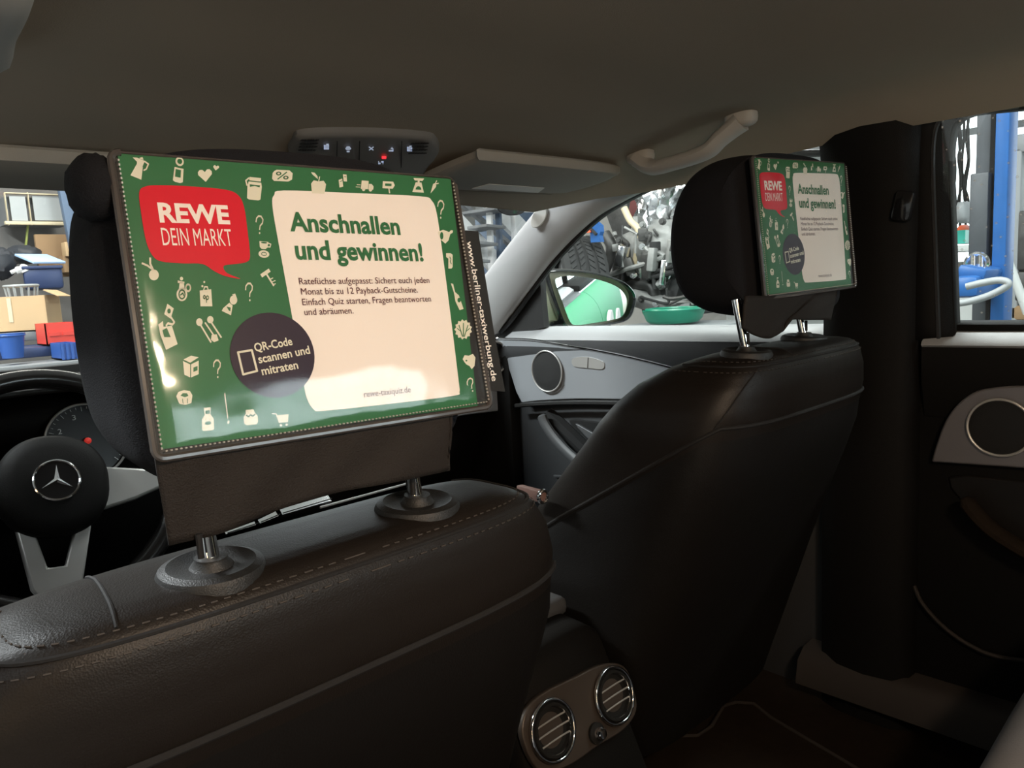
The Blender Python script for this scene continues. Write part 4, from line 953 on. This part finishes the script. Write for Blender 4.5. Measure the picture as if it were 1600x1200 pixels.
def qbox(px0, py0, px1, py1, y=None, x=None, depth=.2, shrink=1.):
    """centre and size of a box whose near face covers that part of the view at plane y or x"""
    a = at(px0, py0, **({'y': y} if y is not None else {'x': x})); b = at(px1, py1, **({'y': y} if y is not None else {'x': x}))
    c = (a+b)/2; h = abs(a.z-b.z)
    if y is not None: return Vector((c.x, y+depth/2, c.z)), (abs(a.x-b.x), depth, h)
    return Vector((x+depth/2, c.y, c.z)), (depth, abs(a.y-b.y), h)
def put(name, label, cat, px, plane, depth, mt, bev=.01, rot=None, group=None):
    k, v = plane; c, d = qbox(*px, **{k: v}, depth=depth)
    return tag(MB().box(c, d, rot, bev).build(name, mt), label, cat, group)
# workbench seen through the windscreen at the far left
Y0 = 4.4
zb = at(50, 518, y=Y0).z
wb = thing('workbench', (.4, Y0+.2, FL), 'grey workbench with stored boxes seen through the windscreen', 'workbench')
MB().box((.35, Y0+.44, zb-.025), (2.4, .84, .05), bev=.005).build('worktop', 'bench_grey', wb)
for dx in (-1.1, 1.1):
    for dy in (.05, .85): MB().box((.35+dx, Y0+dy, (zb+FL-.05)/2), (.07, .07, zb-FL-.05)).build('leg', 'bench_grey', wb)
MB().box((.35, Y0+.1, zb-.45), (2.2, .6, .03)).build('lower_shelf', 'bench_grey', wb)
def open_box(name, label, cat, corners_px, y, depth, mt, h=None, th=.006, yaw=0., group=None):
    c, d = qbox(*corners_px, y=y, depth=depth); R = rotz(yaw); m = MB()
    m.box(c+Vector((0, 0, -d[2]/2+th/2)), (d[0], d[1], th), R)
    for s in (-1, 1):
        m.box(c+R @ Vector((s*(d[0]/2-th/2), 0, 0)), (th, d[1], d[2]), R); m.box(c+R @ Vector((0, s*(d[1]/2-th/2), 0)), (d[0], th, d[2]), R)
    t = thing(name, (c.x, c.y, c.z-d[2]/2), label, cat, group); m.build('box_walls', mt, t, smooth=False)
    return t, c, d, R
t, c, d, R = open_box('cardboard_box', 'large open cardboard box on the workbench behind the steering wheel', 'box', (-20, 465, 100, 512), Y0+.04, .34, 'cardboard', yaw=-.45)
for s in (-1, 1): MB().box(c+R @ Vector((s*(d[0]/2+.03), 0, d[2]/2+.01)), (.08, d[1]*.9, .005), R @ roty(s*.5)).build('lid_flap', 'cardboard', t, smooth=False)
MB().box(c+R @ Vector((0, -d[1]/2-.002, .02)), (.02, .003, d[2]*.7), R).build('tape', 'pale_wood', t, smooth=False)
cb, db = qbox(8, 438, 72, 470, y=Y0+.12, depth=.2)
m = MB(); m.ring(cb+Vector((0, 0, .03)), (1, 0, 0), (0, 1, 0), db[0]*.45, .008, 30, 8); m.ring(cb-Vector((0, 0, .04)), (1, 0, 0), (0, 1, 0), db[0]*.40, .006, 30, 8)
for k in range(14):
    a = 2*math.pi*k/14; e = Vector((math.cos(a), math.sin(a), 0)); m.tube([cb+e*db[0]*.45+Vector((0, 0, .03)), cb+e*db[0]*.40-Vector((0, 0, .04))], .005, 6)
tag(m.build('wire_basket', 'clear_bin'), 'grey wire basket sticking out of the cardboard box', 'basket')
t = thing('storage_bin', at(78, 446, y=Y0+.5), 'dark blue storage bin with light blue paper on top', 'bin')
cb, db = qbox(46, 418, 110, 450, y=Y0+.5, depth=.35)
MB().box(cb, db, rotz(-.2), .02).build('bin_body', 'navy_plastic', t); MB().box(cb+Vector((0, 0, db[2]/2)), (db[0]*1.05, db[1]*1.05, .02), rotz(-.2), .006).build('bin_rim', 'navy_plastic', t)
cb2 = at(70, 419, y=Y0+.5); tag(MB().box(cb2+Vector((.01, .12, .064)), (.20, .20, .014), rotz(.3) @ rotx(.3), .003).build('paper_pad', 'lightblue_paper'), 'light blue paper pad lying tilted on the blue bin', 'paper')
for (px, py, rx, rz, lab) in ((-6, 412, .10, .10, 'black crumpled bag left of the blue storage bin'), (36, 398, .10, .06, 'small dark bag with a grey top behind the blue storage bin')):
    tag(MB().blob(at(px, py, y=Y0+(.72 if py > 405 else 1.0)), (rx, .11, rz), 22, 14, .9, noise=.10).build('dark_bag', 'dark_bag'), lab, 'bag', 'bags on the workbench')
gp = [at(a, b, y=Y0+.545) for a, b in [(17, 426), (24, 423), (31, 422), (37, 420), (40, 424)]]
tag(MB().tube(spline(gp, 4), [.012]*5+[.022]*6+[.03]*6, 8).build('work_glove', 'white_cloth'), 'white work glove lying beside the blue storage bin', 'glove')
t, c, d, R = open_box('plastic_crate', 'bright red plastic crate below the cardboard box', 'crate', (69, 506, 122, 536), Y0-.36, .2, 'red_plastic', group='plastic crates')
for s in (-1, 1): MB().box(c+Vector((s*d[0]*.22, -d[1]/2-.003, .0)), (d[0]*.35, .006, .02)).build('grip_slot', 'red_plastic', t, smooth=False)
zsh = c.z-d[2]/2
tag(MB().box((.35, Y0-.16, zsh-.03), (1.9, .40, .05), bev=.004).build('low_trolley', 'navy_plastic'), 'low navy shelf board under the crates', 'shelf')
t, c, d, R = open_box('plastic_crate', 'blue plastic crate under the red crate beside the headrest', 'crate', (94, 537, 124, 560), Y0-.58, .2, 'blue_plastic', group='plastic crates')
for k in range(4): MB().box(c+Vector((d[0]*(k/3-.5)*.85, -d[1]/2-.003, 0)), (.012, .006, d[2])).build('rib', 'blue_plastic', t, smooth=False)
cb = at(18, 540, y=Y0-.50)
t = thing('bucket', cb-Vector((0, 0, .06)), 'blue plastic bucket left of the crates', 'bucket')
MB().lathe(cb, (0, 0, 1), [(.045, -.06), (.06, .05), (.064, .05), (.064, .06), (.056, .06), (.042, -.05)], 24).build('bucket_body', 'blue_plastic', t); MB().ring(cb+Vector((0, 0, .05)), (1, 0, 0), (0, 1, 0), .062, .004, 28, 6).build('bucket_rim', 'blue_plastic', t)
tag(MB().box((.3, Y0-.5, c.z-d[2]/2-.03), (1.6, .3, .05), bev=.004).build('bench_board', 'bench_grey'), 'grey board under the blue crate and blue bucket', 'shelf')
# wall cabinet, boards and post behind the bench
t = thing('wall_cabinet', at(60, 352, y=Y0+1.1), 'pale wooden wall cabinet with grey panes above the workbench', 'cabinet')
cb, db = qbox(8, 306, 112, 350, y=Y0+1.1, depth=.3)
MB().box(cb+Vector((0, .02, 0)), (db[0], db[1]-.04, db[2])).build('cabinet_body', 'bench_grey', t, smooth=False)
yf = Y0+1.1
for (a, b, c_, d_) in ((8, 345, 112, 352), (8, 300, 112, 306), (8, 300, 14, 352), (44, 300, 50, 352), (104, 300, 112, 352)):
    q, e = qbox(a, b, c_, d_, y=yf-.02, depth=.04); MB().box(q, e, None, .003).build('frame_strip', 'pale_wood', t)
for (a, b, c_, d_) in ((14, 306, 44, 345), (50, 306, 104, 345)):
    q, e = qbox(a, b, c_, d_, y=yf-.004, depth=.012); MB().box(q, e).build('pane', 'clear_bin', t, smooth=False)
put('cable_duct', 'olive green strip hanging slanted below the wall cabinet', 'strip', (38, 347, 47, 392), ('y', Y0+1.14), .03, 'olive', .004, roty(.20))
put('back_board', 'brown wooden board leaning behind the blue storage bin', 'board', (54, 366, 112, 432), ('y', Y0+1.12), .04, 'cardboard_dark', .004)
put('small_carton', 'small pale carton standing left of the blue grey post', 'box', (101, 378, 122, 400), ('y', Y0+.95), .1, 'cardboard', .003)
put('steel_post', 'blue grey steel post behind the driver headrest edge', 'post', (116, 250, 127, 520), ('y', Y0+.9), .06, 'post_blue_grey', .005, roty(-.06))
put('carton', 'brown carton stacked under the small pale carton', 'box', (98, 400, 124, 425), ('y', Y0+1.0), .12, 'cardboard_dark', .003)
mat('board_dark', (.17, .16, .15), .8, var=.3, vscale=3)
tag(MB().box((.6, 5.9, .4), (2.6, .05, 1.9)).build('wall_board', 'board_dark', smooth=False), 'grey panel wall behind the wall cabinet', 'panel')
# white stair flight and stair rails seen through the windscreen beside the advert
Ys = 4.6
stt = thing('staircase', at(790, 470, y=Ys), 'white and grey steel staircase seen between advert and front pillar', 'staircase')
def pstrip(a, b, w, y, mt, nm, dep=.06):
    A, B = at(*a, y=y), at(*b, y=y); d = (B-A); L = d.length; ang = math.atan2(d.z, d.x); return MB().box((A+B)/2, (L, dep, w), roty(-ang), .004).build(nm, mt, stt)
for i, (a, b, w, mt) in enumerate((((690, 325), (800, 440), .18, 'stair_white'), ((730, 275), (860, 410), .20, 'stair_white'), ((700, 300), (800, 385), .035, 'stair_grey'), ((740, 285), (790, 335), .035, 'stair_grey'), ((690, 395), (760, 470), .05, 'stair_grey'))):
    pstrip(a, b, w, Ys+.05*i, mt, 'stringer')
for i, px in enumerate((762, 776, 800)):
    pstrip((px, 270), (px+8, 470), .03, Ys-.1, 'stair_white' if i != 1 else 'post_blue_grey', 'upright')
for k in range(5): pstrip((742-k*12, 330+k*26), (772-k*12, 333+k*26), .025, Ys-.03, 'stair_grey', 'tread', .5)
put('blue_cabinet', 'pale blue cabinet standing behind the staircase', 'cabinet', (782, 330, 850, 460), ('y', 5.2), .4, 'post_blue_grey', .01)

# raised car running gear seen through the front passenger window
XT = 2.35
tc_ = at(902, 462, x=XT); tc_.z = at(905, 372, x=XT).z-.30
tire = thing('car_tyre', tc_, 'black car tyre with grooved tread above the door mirror', 'tyre')
axd = (at(960, 440, x=XT)-at(850, 440, x=XT)); axd = Vector((.80, -.60, 0)).normalized()
au = Vector((0, 0, 1)); av = au.cross(axd)
prof = [(.20, -.09), (.26, -.115), (.292, -.108), (.305, -.085), (.305, -.05), (.298, -.048), (.298, -.036), (.306, -.034), (.306, -.006), (.299, -.004), (.299, .008), (.306, .010), (.306, .04), (.298, .042), (.298, .054), (.305, .056), (.303, .088), (.29, .108), (.26, .115), (.20, .09)]
MB().loft([[tc_+axd*h+(au*math.cos(q)+av*math.sin(q))*r for q in [2*math.pi*k/72 for k in range(72)]] for r, h in prof], True, False).build('tyre_body', 'rubber', tire, angle=30)
tb = MB()
for k in range(54):
    for (h0, h1, ph) in ((-.082, -.052, 0), (-.032, -.008, .5), (.012, .038, 0), (.058, .086, .5)):
        q = 2*math.pi*(k+ph)/54; e = au*math.cos(q)+av*math.sin(q); f_ = -au*math.sin(q)+av*math.cos(q)
        sk = .012 if h0 < 0 else -.012
        tb.prism([tc_+axd*h0+e*.304-f_*(.010+sk), tc_+axd*h1+e*.304-f_*(.010-sk), tc_+axd*h1+e*.304+f_*(.012+sk), tc_+axd*h0+e*.304+f_*(.012-sk)], e*.008)
tag(tb.build('tread_blocks', 'rubber', tire, smooth=False), kind='stuff')
MB().lathe(tc_, axd, [(.20, -.07), (.19, -.06), (.05, -.03), (.03, -.05)], 32).build('rim', 'grimy_steel', tire)
XE = 2.75
eng = thing('gearbox_unit', Vector((XE+.2, 1.75, at(1030, 480, x=XE).z)), 'dusty cast metal engine and gearbox with pipes behind the passenger headrest', 'engine')
cb, db = qbox(1000, 385, 1085, 470, x=XE, depth=.5)
MB().box(cb, db, rotz(.3) @ rotx(.06), .05, seg=3).build('gear_case', 'cast_metal', eng)
MB().blob(at(1040, 385, x=XE), (.22, .20, .14), 26, 16, .75, noise=.05).build('bell_housing', 'cast_metal', eng)
for k in range(5):
    p = at(1006+k*16, 400, x=XE-.06); MB().box(p, (.05, .018, .30), rotz(.3), .006).build('casting_rib', 'cast_metal', eng)
for a, b, r in (((985, 352), (985, 475), .045), ((965, 400), (962, 470), .028), ((1010, 350), (1018, 420), .03)):
    MB().tube([at(*a, x=XE-.12), at(*b, x=XE-.12)], r, 14).build('strut', 'grimy_steel', eng)
for path, r, mt in (([(975, 452), (1000, 444), (1018, 448), (1024, 465), (1030, 480), (1060, 492)], .032, 'grimy_steel'), ([(985, 462), (1010, 470), (1040, 478), (1085, 482)], .05, 'cast_metal'), ([(968, 372), (985, 388), (978, 410), (960, 430), (948, 440)], .016, 'grimy_steel'),
                    ([(975, 325), (985, 345), (998, 360), (996, 385), (992, 430)], .018, 'cream_hose'), ([(962, 392), (975, 385), (990, 386), (1000, 380)], .011, 'cream_hose'), ([(1000, 470), (1040, 480), (1090, 481)], .026, 'grimy_steel'), ([(945, 365), (955, 385), (950, 410), (940, 432)], .03, 'grimy_steel')):
    MB().tube(spline([at(a, b, x=XE-.2) for a, b in path], 6), r, 12).build('pipe', mt, eng)
fb = MB()
g = []
random.seed(11)
hx = [[random.uniform(-.05, .05) for i in range(13)] for j in range(9)]
for j in range(9):
    g.append([]); 
    for i in range(13):
        px = 995+ (1075-995)*i/12-6*(j/8); py = 285+(372-285)*j/8+6*math.sin(i*1.1)
        g[-1].append(at(px, py, x=XE-.05)+Vector((hx[j][i], .3*hx[j][i], .25*hx[j][i])))
fb.sheet(g).build('heat_shield', 'foil', eng, solid=.006, angle=20)
q, e = qbox(982, 296, 1000, 345, x=XE+.1, depth=.12); MB().box(q, e, rotx(.3), .01).build('red_bracket', 'rust_red', eng)
for k in range(34):
    p = at(random.uniform(958, 1085), random.uniform(352, 455), x=XE-random.uniform(.16, .30)); sz = random.uniform(.02, .07)
    MB().box(p, (sz, sz*random.uniform(.4, 1.2), sz*random.uniform(.8, 2.6)), rotz(random.uniform(-.6, .6)) @ rotx(random.uniform(-.6, .6)), .006).build('bracket', random.choice(['cast_metal', 'grimy_steel', 'grimy_steel', 'rubber', 'foil']), eng)
for k in range(8):
    a_ = (random.uniform(960, 1080), random.uniform(345, 460)); MB().tube(spline([at(a_[0]+random.uniform(-22, 22)*j, a_[1]+random.uniform(4, 16)*j, x=XE-.27) for j in range(4)], 5), random.uniform(.006, .014), 8).build('hose', random.choice(['rubber', 'grimy_steel', 'cast_metal']), eng)
for k in range(16):
    p = at(random.uniform(955, 1080), random.uniform(345, 475), x=XE-.24); MB().lathe(p, (-1, -.4, 0), [(.018, 0), (.018, .02), (.010, .02), (.010, .035)], 8).build('bolt', random.choice(['cast_metal', 'grimy_steel', 'foil']), eng)
q, e = qbox(945, 300, 985, 372, x=XE+.3, depth=.2); MB().box(q, e, rotx(-.4), .03).build('subframe', 'grimy_steel', eng)
q, e = qbox(1000, 468, 1090, 492, x=XE-.1, depth=.25); MB().box(q, e, None, .02).build('oil_pan', 'grimy_steel', eng)
MB().box((XE+.3, at(1020, 480, x=XE).y, (at(1020, 500, x=XE).z+FL)/2-.02), (.10, .10, at(1020, 500, x=XE).z-FL-.04)).build('jack_stand', 'lift_blue', eng)
bl = [at(a, b, x=XT-.1) for a, b in [(922, 354), (930, 346), (937, 352), (938, 362), (936, 368), (938, 378), (923, 379), (922, 362)]]  # outline of a flat edited logo patch, built as a solid piece
tt = thing('logo_patch', sum(bl, Vector())/8, 'flat bright blue edited logo patch with a red corner above the tyre', 'logo patch')
MB().prism(bl, (.03, 0, 0)).build('blue_piece', 'lift_blue', tt, smooth=False)
MB().prism([at(a, b, x=XT-.11) for a, b in [(914, 364), (921, 357), (923, 363)]], (.02, 0, 0)).build('red_corner', 'orange_red', tt, smooth=False)
MB().prism([at(a, b, x=XT-.115) for a, b in [(922, 356), (931, 365), (929, 368), (925, 362)]], (.02, 0, 0)).build('black_notch', 'rubber', tt, smooth=False)
q, e = qbox(985, 487, 1056, 508, x=XE-.60, depth=.34)
t = thing('drip_tub', q-Vector((0, 0, e[2]/2)), 'green drip tub under the gearbox behind the mirror', 'tub')
MB().loft([[q+Vector((a*e[0]/2*k, b*e[1]/2*k, h*e[2]/2)) for a, b in ell(0, 0, 1, 1, 28)] for h, k in ((-1, .8), (-.5, .92), (1, 1.05), (1, .98), (-.4, .86))]).build('tub_body', 'green_tub', t)
MB().ring(q+Vector((0, 0, e[2]/2)), (1, 0, 0), (0, 1, 0), e[1]*.52, .008, 30, 6).build('tub_rim', 'green_tub', t)
tb2 = thing('trolley_table', (XE, q.y, FL), 'grey trolley table carrying the green drip tub', 'table')
MB().box((XE-.43, q.y, q.z-e[2]/2-.03), (.6, .5, .04), bev=.005).build('table_top', 'bench_grey', tb2)
for sx in (-.25, .25):
    for sy in (-.2, .2): MB().box((XE-.43+sx, q.y+sy, (q.z-e[2]/2-.05+FL)/2), (.04, .04, q.z-e[2]/2-.05-FL)).build('leg', 'bench_grey', tb2)
tag(MB().box((3.6, 2.75, .35), (.06, 1.5, 3.0)).build('partition_board', 'garage_grey', smooth=False), 'grey board partition behind the engine', 'panel')

# lift post, hose and clutter seen through the dusty rear window
XL = 2.6
lt = thing('lift_post', Vector((XL, at(1548, 400, x=XL).y, FL)), 'blue and dark grey car lift post outside the rear window', 'lift')
def xbox(px0, px1, z0, z1, x, dep, mt, nm, par, bev=.006):
    a, b = at(px0, 340, x=x), at(px1, 340, x=x); return MB().box((x+dep/2, (a.y+b.y)/2, (z0+z1)/2), (dep, abs(a.y-b.y), z1-z0), None, bev).build(nm, mt, par)
xbox(1551, 1573, FL, 2.5, XL, .12, 'lift_blue', 'column', lt)
xbox(1522, 1545, FL, 2.3, XL+.06, .14, 'lift_grey', 'inner_column', lt)
xbox(1514, 1543, at(1530, 425, x=XL).z, at(1530, 270, x=XL).z, XL+.0, .10, 'lift_grey', 'carriage', lt)
xbox(1544, 1551, FL, 2.3, XL+.05, .05, 'void_black', 'slot', lt, 0)
q, e = qbox(1488, 432, 1528, 465, x=XL-.25, depth=.3); MB().box(q, e, rotx(.0), .02).build('lift_arm', 'lift_blue', lt)
q, e = qbox(1495, 418, 1540, 436, x=XL-.2, depth=.3); MB().box(q, e, rotx(.25), .01).build('arm_plate', 'lift_blue', lt)
for k in (-1, 1):
    p = at(1526+k*6, 412, x=XL-.1); MB().tube([p-Vector((0, 0, .03)), p+Vector((0, 0, .03))], .010, 10).build('clamp_bolt', 'chrome', lt)
MB().ring(at(1526, 412, x=XL-.1), (0, 1, 0), (0, 0, 1), .035, .009, 24, 8).build('clamp_ring', 'chrome', lt)
hp_ = spline([at(a, b, x=XL-.35) for a, b in [(1486, 474), (1510, 472), (1545, 462), (1572, 448), (1574, 441), (1560, 438), (1535, 442), (1510, 448)]], 6)
tag(MB().tube(hp_, .012, 10).build('air_hose', 'lift_blue' if False else 'frame_grey'), 'grey air hose looping in front of the lift post', 'hose')
q, e = qbox(1484, 361, 1508, 380, x=XL+.9, depth=.25)
t = thing('parts_tub', q-Vector((0, 0, e[2]/2)), 'teal parts tub with red content left of the lift post', 'tub')
MB().loft([[q+Vector((a*e[0]/2*k, b*e[1]/2*k, h*e[2]/2)) for a, b in [(-1, -1), (1, -1), (1, 1), (-1, 1)]] for h, k in ((-1, .82), (1, 1.0), (1, .92), (-.6, .78))]).build('tub_body', 'teal_plastic', t, smooth=False)
MB().blob(q+Vector((-.02, 0, e[2]/2)), (e[0]*.35, e[1]*.4, .03), 14, 8).build('red_content', 'orange_red', t)
ts = thing('side_shelf', Vector((q.x, q.y, FL)), 'white side shelf below the teal parts tub', 'shelf')
MB().box(q-Vector((0, 0, e[2]/2+.025)), (.4, .28, .03), bev=.004).build('shelf_board', 'garage_white', ts)
MB().box((q.x+.1, q.y, (q.z+FL)/2-.06), (.05, .25, q.z-FL-.12)).build('shelf_stand', 'garage_white', ts, smooth=False)
for k in range(7):
    x0 = 1489+k*4.2; pts = [at(x0+random.uniform(-5, 5), 150+34*j+random.uniform(-8, 8), x=XL+1.0+.03*k) for j in range(7)]
    tag(MB().tube(spline(pts, 5), .006, 6).build('hanging_cable', 'rubber'), ['first', 'second', 'third', 'fourth', 'fifth', 'sixth', 'seventh'][k]+' dark cable from the window frame hanging left of the lift post', 'cable', 'cables hanging by the lift')
q, e = qbox(1490, 318, 1512, 345, x=XL+.8, depth=.12); tag(MB().blob(q, (.08, e[1]*.5, e[2]*.6), 16, 10, .7, noise=.08).build('cable_reel', 'frame_grey'), 'grey cable reel below the hanging cables', 'reel')
mc = thing('parts_rack', Vector((XL+.9, at(1592, 400, x=XL+.9).y, FL)), 'dark metal parts rack right of the blue lift post', 'rack')
for (a, b, c_, d_, mt) in ((1576, 212, 1640, 232, 'frame_grey'), (1580, 232, 1588, 505, 'frame_grey'), (1590, 330, 1650, 420, 'grimy_steel'), (1584, 425, 1650, 470, 'grimy_steel'), (1578, 478, 1640, 500, 'cardboard_dark')):
    q, e = qbox(a, b, c_, d_, x=XL+.9, depth=.3); MB().box(q, e, None, .01).build('rack_part', mt, mc)
MB().tube([at(1574, 405, x=XL+.6), at(1606, 490, x=XL+.6)], .018, 10).build('white_pipe', 'garage_white', mc)
MB().tube([at(1570, 390, x=XL+.62), at(1600, 470, x=XL+.62)], .008, 8).build('thin_rod', 'frame_grey', mc)
MB().box((XL+1.05, at(1610, 400, x=XL+.9).y, FL+.32), (.3, .28, .62), bev=.01).build('rack_base', 'grimy_steel', mc)
# seat belt tongue beside the passenger seat
bt = thing('seat_belt_buckle', at(835, 772, x=.12), 'ribbed seat belt tongue lying beside the passenger seat', 'seat belt')
A, B = at(812, 766, x=.135), at(848, 776, x=.115); dd = (B-A).normalized()
mat('belt_pink', (.20, .11, .09), .6)
MB().box((A+B)/2, ((B-A).length, .012, .018), Matrix(((dd.x, -dd.y, 0), (dd.y, dd.x, 0), (dd.z, 0, 1))), .002).build('belt_tongue', 'belt_pink', bt)
for k in range(9):
    p = A.lerp(B, .05+.9*k/9)-Vector((0, .008, 0)); MB().box(p, (.0022, .004, .014)).build('rib', 'rust_red', bt, smooth=False)
MB().ring(B, (1, 0, 0), (0, 0, 1), .009, .003, 20, 8).build('belt_loop', 'chrome', bt)

# added unseen lamp left of the camera, makes the warm streak on the sleeve
wl = thing('added_streak_lamp', (-1.95, -1.45, FL), 'added unseen warm upright lamp outside the open rear door', 'lamp')
mat('warm_tube', (1, .8, .5), .5, emit=(1., .66, .34), estr=16.)
MB().tube([(-1.95, -1.45, -.45), (-1.95, -1.45, .75)], .035, 16).build('light_tube', 'warm_tube', wl)
MB().tube([(-1.95, -1.45, FL+.05), (-1.95, -1.45, -.45)], .015, 10).build('pole', 'frame_grey', wl)
for k in range(3):
    a = 2*math.pi*k/3; MB().tube([(-1.95, -1.45, FL+.30), (-1.95+.35*math.cos(a), -1.45+.35*math.sin(a), FL+.012)], .012, 8).build('leg', 'frame_grey', wl)
MB().tube([(-1.95, -1.45, .75), (-1.95, -1.45, .79)], .04, 16).build('cap', 'black_plastic', wl)
